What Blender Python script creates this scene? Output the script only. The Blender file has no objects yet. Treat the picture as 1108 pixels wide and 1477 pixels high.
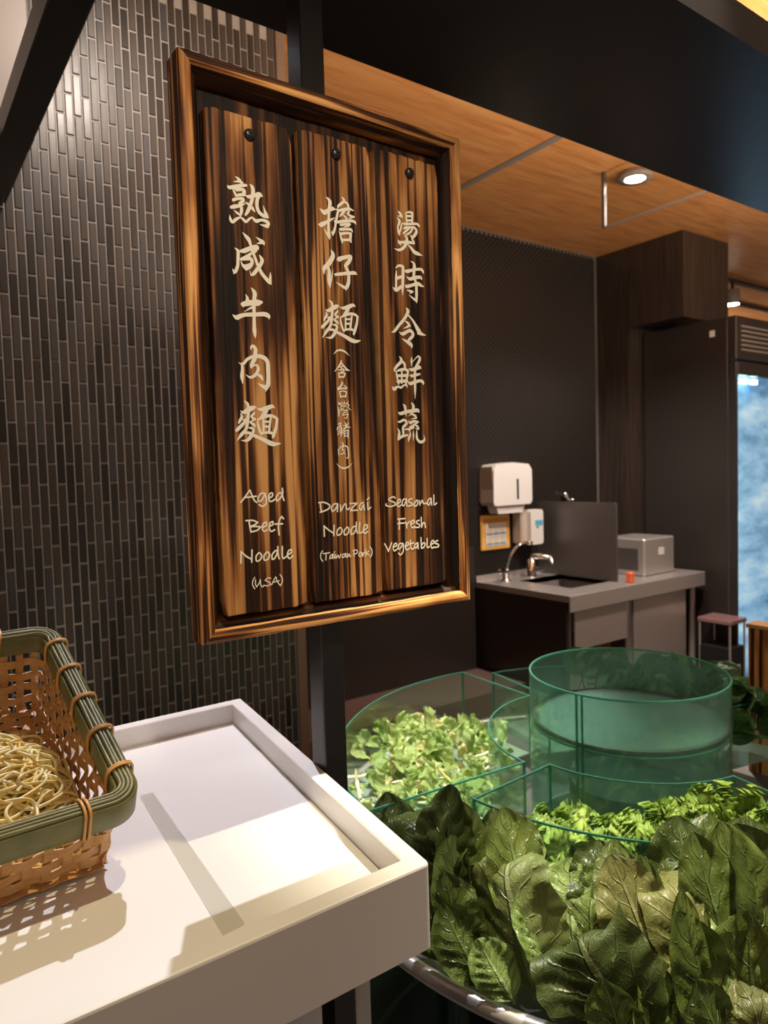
import bpy, math, random
import numpy as np
from mathutils import Matrix, Vector, Euler
random.seed(7); rng = np.random.default_rng(7)
CH = 1.45                       # camera height; all heights below are relative to the lens, then lifted
scn = bpy.context.scene
COL = scn.collection
# ---------------------------------------------------------------- camera
cam_d = bpy.data.cameras.new('camera'); cam = bpy.data.objects.new('camera', cam_d); COL.objects.link(cam)
R = [[0.814833, 0.055506, -0.577032], [-0.578931, 0.026816, -0.814935], [-0.02976, 0.998098, 0.053984]]
cam.matrix_world = Matrix([[*R[0], 0], [*R[1], 0], [*R[2], CH], [0, 0, 0, 1]])
cam_d.sensor_fit = 'VERTICAL'; cam_d.sensor_height = 24; cam_d.lens = 24*1024/1477
cam_d.clip_start = .02
cam_d.dof.use_dof = True; cam_d.dof.focus_distance = .78; cam_d.dof.aperture_fstop = 5.5
scn.camera = cam
# ---------------------------------------------------------------- world, exposure
w = bpy.data.worlds.new('world'); scn.world = w; w.use_nodes = True
w.node_tree.nodes['Background'].inputs[0].default_value = (1.0, .72, .52, 1)
w.node_tree.nodes['Background'].inputs[1].default_value = .205
scn.view_settings.view_transform = 'Standard'; scn.view_settings.look = 'None'
scn.view_settings.exposure = 0; scn.view_settings.gamma = 1; scn.view_settings.use_curve_mapping = False

def V(*a): return Vector((a[0], a[1], a[2]+CH))
def spot(name, loc, tgt, power, col, size, blend=.3, rad=.02):
    d = bpy.data.lights.new(name, 'SPOT'); d.energy = power; d.color = col; d.spot_size = math.radians(size)
    d.spot_blend = blend; d.shadow_soft_size = rad
    o = bpy.data.objects.new(name, d); COL.objects.link(o); o.location = V(*loc)
    o.rotation_euler = (V(*tgt)-V(*loc)).to_track_quat('-Z', 'Y').to_euler(); return o
def area(name, loc, tgt, power, col, sx, sy):
    d = bpy.data.lights.new(name, 'AREA'); d.shape = 'RECTANGLE'; d.size = sx; d.size_y = sy; d.energy = power; d.color = col
    o = bpy.data.objects.new(name, d); COL.objects.link(o); o.location = V(*loc)
    o.rotation_euler = (V(*tgt)-V(*loc)).to_track_quat('-Z', 'Y').to_euler(); return o
spot('cool_spot_over_tray', (.72, 1.68, 1.25), (.25, .75, -.4), 118, (.90, .91, 1.0), 50, .4, .012)
spot('warm_spot_over_tray', (.41, .50, 1.25), (.22, .75, -.4), 52, (1.0, .84, .52), 50, .4, .012)
spot('spot_over_lettuce', (1.05, 1.35, 1.25), (.98, 1.2, -.6), 340, (1.0, .96, .86), 30, .6, .03)
spot('spot_over_leaves', (.95, .50, 1.25), (.84, .62, -.6), 330, (1.0, .90, .70), 40, .7, .03)
spot('spot_at_sign', (.10, -.40, 1.0), (.44, .7, .17), 48, (1.0, .88, .70), 26, .6, .04)
area('area_light_behind', (.2, -1.6, 1.2), (.8, 1.8, .2), 4, (1.0, .78, .56), 1.6, .8)  # broad area light out of view behind the camera, facing the tile wall
spot('spot_on_tile_wall', (.55, 1.25, 1.27), (.45, 1.88, .5), 34, (1.0, .86, .74), 120, .8, .06)
spot('spot_over_sink', (2.7, 1.4, 1.25), (3.1, 2.5, -.5), 120, (1.0, .89, .80), 75, .8, .06)
spot('spot_over_spinach', (1.7, 1.45, 1.25), (1.55, 1.15, -.5), 60, (1.0, .93, .82), 40, .6, .04)
area('added_ceiling_uplight', (2.4, .90, .72), (2.4, 1.5, 1.8), 46, (1.0, .80, .60), 3.0, .10)  # unseen uplight added on top of the canopy to brighten the wooden ceiling
spot('kitchen_downlight', (2.79, 1.95, 1.25), (2.79, 1.95, -1), 60, (1.0, .95, .88), 120, .6, .05)
area('far_room_ceiling_wash', (6.0, 4.4, .9), (6.0, 4.4, 2), 50, (1.0, .82, .62), 1.2, 1.2)

# ---------------------------------------------------------------- helpers
def mat(name, col=(.5,.5,.5), rough=.5, metal=0, **kw):
    m = bpy.data.materials.new(name); m.use_nodes = True
    b = m.node_tree.nodes['Principled BSDF']
    b.inputs['Base Color'].default_value = (*col, 1); b.inputs['Roughness'].default_value = rough; b.inputs['Metallic'].default_value = metal
    for k, v in kw.items(): b.inputs[k.replace('_', ' ')].default_value = v
    return m
def N(m, t, **kw):
    n = m.node_tree.nodes.new(t)
    for k, v in kw.items():
        if k in n.inputs.keys(): n.inputs[k].default_value = v
        else: setattr(n, k, v)
    return n
def LK(m, a, b): m.node_tree.links.new(a, b)
def BS(m): return m.node_tree.nodes['Principled BSDF']
def ramp(m, stops):
    r = m.node_tree.nodes.new('ShaderNodeValToRGB'); e = r.color_ramp.elements
    while len(e) < len(stops): e.new(.5)
    for el, (p, c) in zip(e, stops): el.position = p; el.color = (*c, 1)
    return r
def coords(m, scale=(1,1,1), rot=(0,0,0), loc=(0,0,0), kind='Object'):
    t = N(m, 'ShaderNodeTexCoord'); mp = N(m, 'ShaderNodeMapping')
    mp.inputs['Scale'].default_value = scale; mp.inputs['Rotation'].default_value = rot; mp.inputs['Location'].default_value = loc
    LK(m, t.outputs[kind], mp.inputs[0]); return mp.outputs[0]
def noise(m, vec, scale, detail=4, rough=.5, dist=0):
    n = N(m, 'ShaderNodeTexNoise'); n.inputs['Scale'].default_value = scale; n.inputs['Detail'].default_value = detail
    n.inputs['Roughness'].default_value = rough; n.inputs['Distortion'].default_value = dist
    LK(m, vec, n.inputs['Vector']); return n.outputs['Fac']
def bump(m, h, strength=.2, dist=.001):
    b = N(m, 'ShaderNodeBump'); b.inputs['Strength'].default_value = strength; b.inputs['Distance'].default_value = dist
    LK(m, h, b.inputs['Height']); LK(m, b.outputs[0], BS(m).inputs['Normal']); return b
def math_(m, op, a, b=None):
    n = N(m, 'ShaderNodeMath', operation=op)
    for i, v in enumerate((a, b)):
        if v is None: continue
        if isinstance(v, (int, float)): n.inputs[i].default_value = v
        else: LK(m, v, n.inputs[i])
    return n.outputs[0]

class MB:
    def __init__(s): s.v = []; s.f = []
    def add(s, vs, fs):
        o = len(s.v); s.v += [tuple(map(float, v)) for v in vs]; s.f += [tuple(i+o for i in f) for f in fs]; return s
    def box(s, x0, x1, y0, y1, z0, z1, b=0, M=None):
        if b <= 0:
            vs = [(x,y,z) for x in (x0,x1) for y in (y0,y1) for z in (z0,z1)]
            fs = [(0,1,3,2),(4,6,7,5),(0,4,5,1),(2,3,7,6),(0,2,6,4),(1,5,7,3)]
        else:
            xs, ys, zs = (x0,x1),(y0,y1),(z0,z1); vs = []; idx = {}
            for i in (0,1):
                for j in (0,1):
                    for k in (0,1):
                        sx = b*(1-2*i); sy = b*(1-2*j); sz = b*(1-2*k)
                        for a, p in enumerate(((xs[i], ys[j]+sy, zs[k]+sz), (xs[i]+sx, ys[j], zs[k]+sz), (xs[i]+sx, ys[j]+sy, zs[k]))):
                            idx[i,j,k,a] = len(vs); vs.append(p)
            g = lambda i,j,k,a: idx[i,j,k,a]
            fs = []
            for i in (0,1):
                q = [g(i,0,0,0), g(i,1,0,0), g(i,1,1,0), g(i,0,1,0)]; fs.append(tuple(q if i else q[::-1]))
                q = [g(0,i,0,1), g(0,i,1,1), g(1,i,1,1), g(1,i,0,1)]; fs.append(tuple(q if i else q[::-1]))
                q = [g(0,0,i,2), g(1,0,i,2), g(1,1,i,2), g(0,1,i,2)]; fs.append(tuple(q if i else q[::-1]))
            for j in (0,1):
                for k in (0,1):
                    q = [g(0,j,k,1), g(0,j,k,2), g(1,j,k,2), g(1,j,k,1)]; fs.append(tuple(q if (j^k) else q[::-1]))
                    q = [g(j,0,k,0), g(j,0,k,2), g(j,1,k,2), g(j,1,k,0)]; fs.append(tuple(q[::-1] if (j^k) else q))
                    q = [g(j,k,0,0), g(j,k,0,1), g(j,k,1,1), g(j,k,1,0)]; fs.append(tuple(q if (j^k) else q[::-1]))
            for i in (0,1):
                for j in (0,1):
                    for k in (0,1):
                        q = [g(i,j,k,0), g(i,j,k,1), g(i,j,k,2)]; fs.append(tuple(q if (i+j+k) % 2 else q[::-1]))
        if M is not None: vs = [tuple(M @ Vector(v)) for v in vs]
        return s.add(vs, fs)
    def tube(s, pts, r, n=8, closed=False, cap=True, flat=None):
        P = np.array(pts, float); m = len(P)
        rr = np.full(m, r) if np.isscalar(r) else np.array(r)
        T = (np.roll(P,-1,0)-np.roll(P,1,0)) if closed else np.gradient(P, axis=0)
        T /= np.maximum(np.linalg.norm(T, axis=1), 1e-9)[:,None]
        up = np.array([0,0,1.]) if abs(T[0][2]) < .9 else np.array([1.,0,0])
        vs = []
        for i in range(m):
            a = np.cross(T[i], up)
            if np.linalg.norm(a) < 1e-6: a = np.array([1.,0,0])
            a /= np.linalg.norm(a); b = np.cross(T[i], a); up = -b if True else up
            up = b*-1; 
            for k in range(n):
                t = 2*math.pi*k/n
                vs.append(P[i]+(a*math.cos(t)*rr[i]+b*math.sin(t)*rr[i]*(flat or 1)))
            up = np.cross(a, T[i])
        fs = []
        for i in range(m if closed else m-1):
            j = (i+1) % m
            for k in range(n): fs.append((i*n+k, j*n+k, j*n+(k+1)%n, i*n+(k+1)%n))
        if cap and not closed: fs += [tuple(range(n))[::-1], tuple((m-1)*n+k for k in range(n))]
        return s.add(vs, [f[::-1] for f in fs])
    def grid(s, A, wrap_u=False):          # A[nu][nv][3]
        nu, nv = A.shape[:2]; fs = []
        for i in range(nu if wrap_u else nu-1):
            for j in range(nv-1):
                k = (i+1) % nu; fs.append((i*nv+j, k*nv+j, k*nv+j+1, i*nv+j+1))
        return s.add(A.reshape(-1,3), fs)
    def prism(s, poly, z0, z1):            # poly in xy, counter-clockwise
        n = len(poly); vs = [(*p, z0) for p in poly]+[(*p, z1) for p in poly]
        return s.add(vs, [tuple(range(n))[::-1], tuple(range(n, 2*n))]+[(i, (i+1)%n, n+(i+1)%n, n+i) for i in range(n)])
    def lathe(s, prof, c=(0,0,0), n=32, ax=2):
        A = np.zeros((n, len(prof), 3))
        for i in range(n):
            t = 2*math.pi*i/n
            for j, (r, z) in enumerate(prof):
                p = [r*math.cos(t), r*math.sin(t), z]
                if ax == 1: p = [r*math.cos(t), z, -r*math.sin(t)]
                if ax == 0: p = [z, r*math.cos(t), r*math.sin(t)]
                A[i, j] = np.array(p)+np.array(c)
        return s.grid(A, True)
    def mesh(s, name, m, smooth=False):
        me = bpy.data.meshes.new(name); me.from_pydata(s.v, [], s.f); me.materials.append(m)
        if smooth: me.polygons.foreach_set('use_smooth', [True]*len(me.polygons))
        me.update(); return me
    def build(s, name, m, parent=None, smooth=False, lift=None, sharp=None):
        me = s.mesh(name, m, smooth or sharp is not None)
        if sharp is not None: me.set_sharp_from_angle(angle=math.radians(sharp))
        o = bpy.data.objects.new(name, me); COL.objects.link(o)
        if parent is not None: o.parent = parent
        elif lift is not False: o.location.z = CH
        return o
def tag(o, label=None, cat=None, group=None, kind=None):
    for k, v in (('label', label), ('category', cat), ('group', group), ('kind', kind)):
        if v: o[k] = v
    return o
def thing(name, loc, label, cat, group=None, rot=None):
    """an Empty at the base of the thing; parts are given in lens-relative coordinates minus loc"""
    o = bpy.data.objects.new(name, None); COL.objects.link(o); o.empty_display_size = .05
    o.location = V(*loc); 
    if rot is not None: o.rotation_euler = rot
    return tag(o, label, cat, group)
def put(mb, name, m, root, off=None, **kw):
    """build a part whose coordinates are lens-relative, under root (unrotated)"""
    if root is not None:
        L = np.array(root.location)-np.array((0,0,CH))
        mb.v = [(x-L[0], y-L[1], z-L[2]) for x, y, z in mb.v]
    return mb.build(name, m, root, **kw)
def sub(o, name, m, parent, **kw): ...
def bx(name, m, root, *a, b=0, **kw): return put(MB().box(*a, b=b), name, m, root, **kw)
def struct(name, mb, m, **kw): return tag(mb.build(name, m, None, **kw), kind='structure')
def smoothstep(x): x = np.clip(x, 0, 1); return x*x*(3-2*x)

# ---------------------------------------------------------------- materials
def wood_ceiling():
    m = mat('ceiling_wood', (.6,.3,.1), .38)
    v = coords(m, (1.2, 9, 1)); n1 = noise(m, v, 3, 6, .6, .6)
    v2 = coords(m, (2, 60, 1)); n2 = noise(m, v2, 3, 3, .5)
    f = math_(m, 'ADD', math_(m, 'MULTIPLY', n1, .8), math_(m, 'MULTIPLY', n2, .25))
    r = ramp(m, [(.30, (.50,.19,.06)), (.5, (.72,.31,.105)), (.72, (.85,.44,.18))]); LK(m, f, r.inputs[0]); LK(m, r.outputs[0], BS(m).inputs['Base Color'])
    return m
def burnt(name, axis, seed, bands=130., char=.5, bright=1.):
    """charred softwood: straight dark late-wood lines along axis (0 x, 2 z) over orange early wood, with broad scorched patches"""
    m = mat(name, (.3,.12,.04), .42); BS(m).inputs['Specular IOR Level'].default_value = .22; BS(m).inputs['Coat Weight'].default_value = .02; BS(m).inputs['Coat Roughness'].default_value = .3
    sc = [1.,1.,1.]; sc[axis] = .022
    v = coords(m, tuple(sc), loc=(seed*1.7, seed*.9, seed*.37))
    n = noise(m, v, bands, 1.0, .4, .25)                    # main rings
    n2 = noise(m, v, bands*3.5, 3, .6, .2)                  # fine fibres
    sc2 = [1.,1.,1.]; sc2[axis] = .22
    v2 = coords(m, tuple(sc2), loc=(seed, seed*2.1, 3+seed)); n3 = noise(m, v2, 15, 3, .55, .5)   # scorching
    ring = N(m, 'ShaderNodeMapRange', interpolation_type='SMOOTHSTEP'); LK(m, n, ring.inputs[0]); ring.inputs[1].default_value = .40; ring.inputs[2].default_value = .58
    sc_ = N(m, 'ShaderNodeMapRange', interpolation_type='SMOOTHSTEP'); LK(m, n3, sc_.inputs[0]); sc_.inputs[1].default_value = char-.17; sc_.inputs[2].default_value = char+.17
    f = math_(m, 'MULTIPLY', ring.outputs[0], math_(m, 'ADD', .22, math_(m, 'MULTIPLY', sc_.outputs[0], .70)))
    f = math_(m, 'ADD', math_(m, 'ADD', f, math_(m, 'MULTIPLY', sc_.outputs[0], .18)), math_(m, 'MULTIPLY', math_(m, 'SUBTRACT', n2, .5), .62))
    c = lambda *a: tuple(x*bright for x in a)
    r = ramp(m, [(.02, (.009,.0045,.003)), (.20, c(.050,.018,.007)), (.42, c(.18,.064,.019)), (.68, c(.37,.150,.044)), (1.0, c(.64,.32,.11))])
    LK(m, f, r.inputs[0]); LK(m, r.outputs[0], BS(m).inputs['Base Color'])
    LK(m, math_(m, 'SUBTRACT', .66, math_(m, 'MULTIPLY', n2, .2)), BS(m).inputs['Roughness'])
    bump(m, math_(m, 'ADD', n, math_(m, 'MULTIPLY', n2, .4)), .5, .0012)
    return m
M = {}
M['ceiling'] = wood_ceiling()
M['frame_v'] = burnt('charred_frame_upright', 2, 3, 170, .40, 1.4); M['frame_h'] = burnt('charred_frame_rail', 0, 11, 170, .40, 1.4)
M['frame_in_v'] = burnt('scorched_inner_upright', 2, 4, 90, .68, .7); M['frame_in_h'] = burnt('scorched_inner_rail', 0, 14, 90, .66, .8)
M['plank1'] = burnt('charred_plank_wide_grain', 2, 5.3, 120, .485, 1.0); M['plank2'] = burnt('charred_plank_fine_grain', 2, 8.1, 200, .51, .95); M['plank3'] = burnt('charred_plank_dark', 2, 12.6, 110, .535, .9)
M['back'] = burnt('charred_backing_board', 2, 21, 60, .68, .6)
M['letter'] = mat('cream_lettering', (.93,.85,.68), .5)
M['black_paint'] = mat('black_painted_steel', (.012,.012,.012), .28)
n = noise(M['black_paint'], coords(M['black_paint']), 300, 3, .6); bump(M['black_paint'], n, .18, .001)
M['soffit'] = mat('dark_glossy_panel', (.011,.009,.009), .30)
M['tile'] = mat('dark_glazed_tile', (.03,.025,.022), .13, Specular_IOR_Level=.62)
t = M['tile']; oi = N(t, 'ShaderNodeObjectInfo'); geo = N(t, 'ShaderNodeNewGeometry')
rsum = math_(t, 'FRACT', math_(t, 'ADD', oi.outputs['Random'], geo.outputs['Random Per Island']))
r = ramp(t, [(0, (.014,.012,.011)), (.45, (.030,.025,.022)), (.8, (.055,.043,.034)), (1, (.04,.042,.05))]); LK(t, rsum, r.inputs[0]); LK(t, r.outputs[0], BS(t).inputs['Base Color'])
rg = math_(t, 'ADD', .30, math_(t, 'MULTIPLY', rsum, .14)); LK(t, rg, BS(t).inputs['Roughness'])
bump(t, noise(t, coords(t), 25, 2, .5), .12, .002)
M['grout'] = mat('grey_grout', (.36,.33,.31), .5)
M['darkwood'] = mat('dark_brown_panel', (.045,.033,.027), .3)
d = M['darkwood']; nn = noise(d, coords(d, (30,30,1)), 3, 4, .6); r = ramp(d, [(.3,(.022,.016,.013)),(.7,(.062,.045,.036))]); LK(d, nn, r.inputs[0]); LK(d, r.outputs[0], BS(d).inputs['Base Color'])
M['darkpanel'] = mat('dark_cabinet_laminate', (.030,.023,.021), .3)
M['steel'] = mat('brushed_stainless_steel', (.60,.56,.54), .36, .65)
s_ = M['steel']; bump(s_, noise(s_, coords(s_, (2,2,160)), 6, 2), .06, .001)
M['darksteel'] = mat('dark_stainless_steel', (.17,.15,.14), .38, .6)
bump(M['darksteel'], noise(M['darksteel'], coords(M['darksteel'], (3,3,120)), 6, 2), .08, .001)
M['fridge'] = mat('dark_fridge_steel', (.055,.046,.042), .36, .4)
M['chrome'] = mat('chrome', (.75,.74,.73), .08, 1.0)
M['white'] = mat('white_plastic', (.80,.78,.74), .35)
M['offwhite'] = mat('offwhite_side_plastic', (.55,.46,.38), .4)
M['solid'] = mat('white_solid_surface', (.84,.82,.80), .30, Specular_IOR_Level=.5)
M['greypanel'] = mat('light_grey_cladding', (.27,.24,.225), .45)
M['floor'] = mat('dark_floor', (.07,.055,.05), .35)
M['blackgap'] = mat('black_rubber', (.01,.01,.01), .6)
def acrylic(name, tint, refl=.06, dens=.0, dc=(.16,.42,.32)):
    m = bpy.data.materials.new(name); m.use_nodes = True; nt = m.node_tree; nt.nodes.clear()
    out = nt.nodes.new('ShaderNodeOutputMaterial'); tr = nt.nodes.new('ShaderNodeBsdfTransparent'); tr.inputs[0].default_value = (*tint, 1)
    gl = nt.nodes.new('ShaderNodeBsdfGlossy'); gl.inputs['Roughness'].default_value = .05; gl.inputs[0].default_value = (.9,1,.95,1)
    fr = nt.nodes.new('ShaderNodeFresnel'); ge = nt.nodes.new('ShaderNodeNewGeometry'); mr = nt.nodes.new('ShaderNodeMapRange')
    mr.inputs['To Min'].default_value = 1.45; mr.inputs['To Max'].default_value = 1/1.45   # a thin sheet: same reflectance from both of its faces
    nt.links.new(ge.outputs['Backfacing'], mr.inputs['Value']); nt.links.new(mr.outputs[0], fr.inputs[0])
    mx = nt.nodes.new('ShaderNodeMixShader'); nt.links.new(fr.outputs[0], mx.inputs[0]); nt.links.new(tr.outputs[0], mx.inputs[1]); nt.links.new(gl.outputs[0], mx.inputs[2])
    last = mx
    if dens > 0:
        df = nt.nodes.new('ShaderNodeBsdfDiffuse'); df.inputs[0].default_value = (*dc,1)
        tl = nt.nodes.new('ShaderNodeBsdfTranslucent'); tl.inputs[0].default_value = (*dc,1)
        ad = nt.nodes.new('ShaderNodeMixShader'); ad.inputs[0].default_value = .5; nt.links.new(df.outputs[0], ad.inputs[1]); nt.links.new(tl.outputs[0], ad.inputs[2])
        m2 = nt.nodes.new('ShaderNodeMixShader'); m2.inputs[0].default_value = dens; nt.links.new(mx.outputs[0], m2.inputs[1]); nt.links.new(ad.outputs[0], m2.inputs[2]); last = m2
    nt.links.new(last.outputs[0], out.inputs[0]); return m
M['acrylic'] = acrylic('green_tinted_acrylic', (.92,.975,.95), dens=.045, dc=(.35,.50,.42))
M['acrylic_cyl'] = acrylic('green_acrylic_tube', (.82,.94,.90), dens=.12, dc=(.36,.62,.53))
M['acrylic_disc'] = acrylic('green_acrylic_disc', (.76,.90,.85), dens=.27, dc=(.30,.48,.42))
M['edge'] = acrylic('green_acrylic_edge', (.25,.62,.50), dens=.55)
M['edge2'] = acrylic('dark_green_acrylic_edge', (.10,.32,.25), dens=.45)
M['clear'] = acrylic('clear_glass', (.93,.93,.92), dens=.0)
M['glassbowl'] = acrylic('dark_green_glass', (.35,.52,.47), dens=.05)
# ================================================================= SETTING
YW = 1.88
struct('floor', MB().box(-1.5, 8, -1, 9, -1.5, -1.45), M['floor'])
CZ = 1.29
struct('ceiling', MB().box(-1.0, 8, .3, 9, CZ, CZ+.05), M['ceiling'])
# ceiling seam strip
struct('trim_1', MB().box(2.215, 2.245, .9, 2.848, CZ-.006, CZ+.001), M['greypanel'])
# left wall with mosaic tiles
wl = struct('wall_left', MB().box(-.35, 1.008, YW, YW+.30, -1.45, CZ), M['grout'])
PX, PZ = .0109*YW, .053*YW
Rn = np.array(R)
def pj(p):
    q = Rn.T @ np.array(p, float); return 554+1024*q[0]/-q[2], 738.5-1024*q[1]/-q[2]
def tile_mesh(mb, cx, cz, y, w_, h_, d=.0032):
    a, b, c = w_/2, h_/2, .0014
    vs = [(cx+sx*a, y, cz+sz*b) for sx, sz in ((-1,-1),(1,-1),(1,1),(-1,1))]+[(cx+sx*a, y-d+c, cz+sz*b) for sx, sz in ((-1,-1),(1,-1),(1,1),(-1,1))]
    vs += [(cx+sx*(a-c), y-d, cz+sz*(b-c)) for sx, sz in ((-1,-1),(1,-1),(1,1),(-1,1))]
    fs = [(i, (i+1)%4, 4+(i+1)%4, 4+i) for i in range(4)]+[(4+i, 4+(i+1)%4, 8+(i+1)%4, 8+i) for i in range(4)]+[(8,9,10,11)]
    return mb.add(vs, fs)
tl = []
ncol = int(1.30/PX)
for i in range(ncol):
    x = .99-(i+.5)*PX
    for j in range(-14, 16):
        z = (j+(.5 if i % 2 else 0))*PZ+.264*YW-PZ/2
        if z < -1.05 or z > CZ: continue
        u, v_ = pj((x, YW, z)); u2, v2 = pj((x+PX, YW, z+PZ))
        a = abs((u2-u)*(v2-v_))
        vis = -8 < u < 1108 and -30 < v_ < 1100 and not (262 < u < 665 and 90 < v_ < 915) and not (u > 440) and not (v_ > 1050) and not (u < 130 and v_ < 290-u*2.1)
        tl.append((a if vis else 0, x, z))
tl.sort(reverse=True)
proto = tile_mesh(MB(), 0, 0, 0, PX-.0036, PZ-.0048).mesh('tile', M['tile'])
proto.polygons.foreach_set('use_smooth', [False]*len(proto.polygons))
for k, (a, x, z) in enumerate(tl[:300]):
    o = bpy.data.objects.new('tile', proto); COL.objects.link(o); o.parent = wl
    o.location = (x+random.uniform(-.0003,.0003), YW-random.uniform(0,.0006), z)
    o.rotation_euler = (random.gauss(0,.006), 0, random.gauss(0,.010))
mb = MB()
for a, x, z in tl[300:]: tile_mesh(mb, x, z, YW-random.uniform(0,.0005), PX-.0036, PZ-.0048)
tag(mb.build('tile', M['tile'], wl), kind='stuff')
struct('trim_2', MB().box(.992, 1.022, YW-.012, YW+.31, -1.45, CZ, b=.002), mat('brown_edge_trim', (.20,.14,.105), .4))
# light grey cladding panels above the overhead bar
gp = struct('trim_3', MB().box(-.35, .33, YW-.09, YW-.012, .78, CZ), mat('cladding_core', (.1,.09,.085), .6))
for i, (a, b) in enumerate(((-.33,-.12), (-.113,.10), (.107,.233), (.245,.325))): tag(MB().box(a, b, YW-.104, YW-.088, .775, CZ-.002, b=.002).build('panel', M['greypanel'], gp), kind=None)
# back wall behind the sink, same mosaic seen from far
YB = 2.848
wb = struct('wall_back', MB().box(.9, 3.9, YB, YB+.1, -1.45, CZ), mat('dark_grout', (.13,.11,.10), .6))
mb = MB()
for i in range(int(2.62/.0165)):
    x = 1.05+i*.0165
    for j in range(-34, 41):
        z = (j+(.5 if i % 2 else 0))*.031+.03
        if z+.016 > CZ or z < -.45 and x < 2.55 or (x > 2.65 and z < -.8): continue
        tile_mesh(mb, x, z, YB, .0140, .0280, .004)
tag(mb.build('tile', mat('small_dark_tile', (.020,.016,.014), .3, Specular_IOR_Level=.4), wb), kind='stuff')
# side wall return and the bulkhead above the fridge
struct('wall_right', MB().box(3.674, 4.85, 2.62, YB, -1.45, .82), M['darkwood'])
struct('trim_4', MB().box(3.674, 4.14, 2.27, YB, .82, CZ), M['darkwood'])
# far room beyond
struct('wall_far', MB().box(4, 8, 7.0, 7.1, -1.45, CZ), mat('far_wood_wall', (.42,.22,.10), .5))
bxm = mat('far_dark_column', (.05,.035,.03), .5)
struct('trim_5', MB().box(6.6, 8, 3.9, 4.0, -1.45, .75), bxm)
# two dark ceiling track lines in the far room
for i, y in enumerate((3.05, 3.5)): struct('trim_%d' % (6+i), MB().box(4.3, 8, y, y+.03, CZ-.02, CZ), M['darkwood'])
# dark lower wall panelling seen under the sign
lp = struct('trim_8', MB().box(1.03, 2.57, 2.45, YB, -1.45, -1.06), mat('brown_ledge', (.16,.10,.085), .45))
struct('trim_9', MB().box(1.03, 2.56, YB-.05, YB-.006, -1.06, -.40), M['darkpanel'])
# soffit canopy over the counter
SZ = .65
so = struct('trim_10', MB().box(-.25, 4.3, .592, .955, SZ, SZ+.055), M['soffit'])
tag(so, kind='structure')
bar = MB().box(.221, .275, .955, YW-.012, SZ, SZ+.05, b=.002).build('overhead_bar', M['black_paint'])
tag(bar, 'black steel bar running overhead from the dark canopy to the tiled wall', 'beam')
# ================================================================= post
po = thing('steel_post', (.438, .751, -1.45), 'square black steel post carrying the wooden noodle sign beside the white tray', 'post')
bx('shaft', M['black_paint'], po, .422, .454, .735, .767, -1.45, SZ, b=.0015)
bx('base_plate', M['black_paint'], po, .398, .478, .711, .791, -1.45, -1.444)
bx('top_plate', M['black_paint'], po, .412, .464, .725, .777, SZ-.005, SZ)
# ================================================================= SIGN
sg = thing('wooden_sign', (.45, .72, -.175), 'charred wooden framed menu sign with three lettered vertical planks on the black post', 'sign')
X0, X1, Z0, Z1 = .264, .634, -.172, .428
def rail(name, pts, m, prof):
    """mitred moulding between two outer corners; profile = (inset, y)"""
    (ax, az, dx, dz), (bx_, bz, ex, ez) = pts
    A = np.zeros((40, len(prof), 3))
    for i in range(40):
        t = i/39.
        for j, (o, y) in enumerate(prof):
            p = np.array([ax+dx*o, az+dz*o])*(1-t)+np.array([bx_+ex*o, bz+ez*o])*t
            wob = (math.sin(i*.9+j)*.0002+math.sin(i*.31+ax*50)*.0004) if 0 < i < 39 else 0
            A[i, j] = (p[0]+wob*abs(az-bz > .1), y+wob*.5, p[1]+wob)
    mb = MB().grid(A); o = put(mb, name, m, sg, smooth=True); return o
PO = [(.006,.735),(0,.735),(0,.7045),(.0010,.7015),(.004,.700),(.0095,.7005),(.0125,.7020),(.0140,.7045),(.0145,.708)]
PI_ = [(.0143,.706),(.0155,.7095),(.0190,.7110),(.0205,.7150),(.0235,.7180),(.0245,.7235),(.0245,.735)]
for pts, ax in ((((X0,Z0,1,1),(X0,Z1,1,-1)),'v'), (((X1,Z1,-1,-1),(X1,Z0,-1,1)),'v'), (((X0,Z1,1,-1),(X1,Z1,-1,-1)),'h'), (((X1,Z0,-1,1),(X0,Z0,1,1)),'h')):
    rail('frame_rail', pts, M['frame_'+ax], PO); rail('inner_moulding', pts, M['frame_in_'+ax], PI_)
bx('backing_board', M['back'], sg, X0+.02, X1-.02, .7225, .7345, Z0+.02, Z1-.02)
def plank(x0, x1, z0, z1, m, r, yf=.7055, yb=.7225, seed=0):
    rnd = random.Random(seed); n = 44; outl = []
    def edge(a, b, k, amp):
        for i in range(k):
            t = i/k; x = a[0]+(b[0]-a[0])*t; z = a[1]+(b[1]-a[1])*t; j = rnd.gauss(0, amp) if i else 0
            outl.append((x+(j if a[0] == b[0] else 0), z+(j if a[1] == b[1] else 0)))
    edge((x0+r, z0), (x1-r, z0), 8, .0003); 
    edge((x1, z0+r), (x1, z1-r*1.6), n, .00018); edge((x1-r*1.4, z1), (x0+r, z1), 12, .0004); edge((x0, z1-r), (x0, z0+r), n, .00018)
    c = .0012; mid = ((x0+x1)/2, (z0+z1)/2); k = len(outl)
    ins = [(x+(c if x < mid[0] else -c), z+(c if z < mid[1] else -c)) for x, z in outl]
    vs = [(x, yb, z) for x, z in outl]+[(x, yf+c, z) for x, z in outl]+[(x, yf, z) for x, z in ins]
    fs = [(i, (i+1)%k, k+(i+1)%k, k+i) for i in range(k)]+[(k+i, k+(i+1)%k, 2*k+(i+1)%k, 2*k+i) for i in range(k)]+[tuple(range(2*k, 3*k))]
    return put(MB().add(vs, fs), 'plank', m, sg)
p1 = plank(.2905, .3895, -.1465, .3805, M['plank1'], .003, .7050, seed=1)
p2 = plank(.3985, .4945, -.1460, .3850, M['plank2'], .003, .7055, seed=2)
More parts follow.
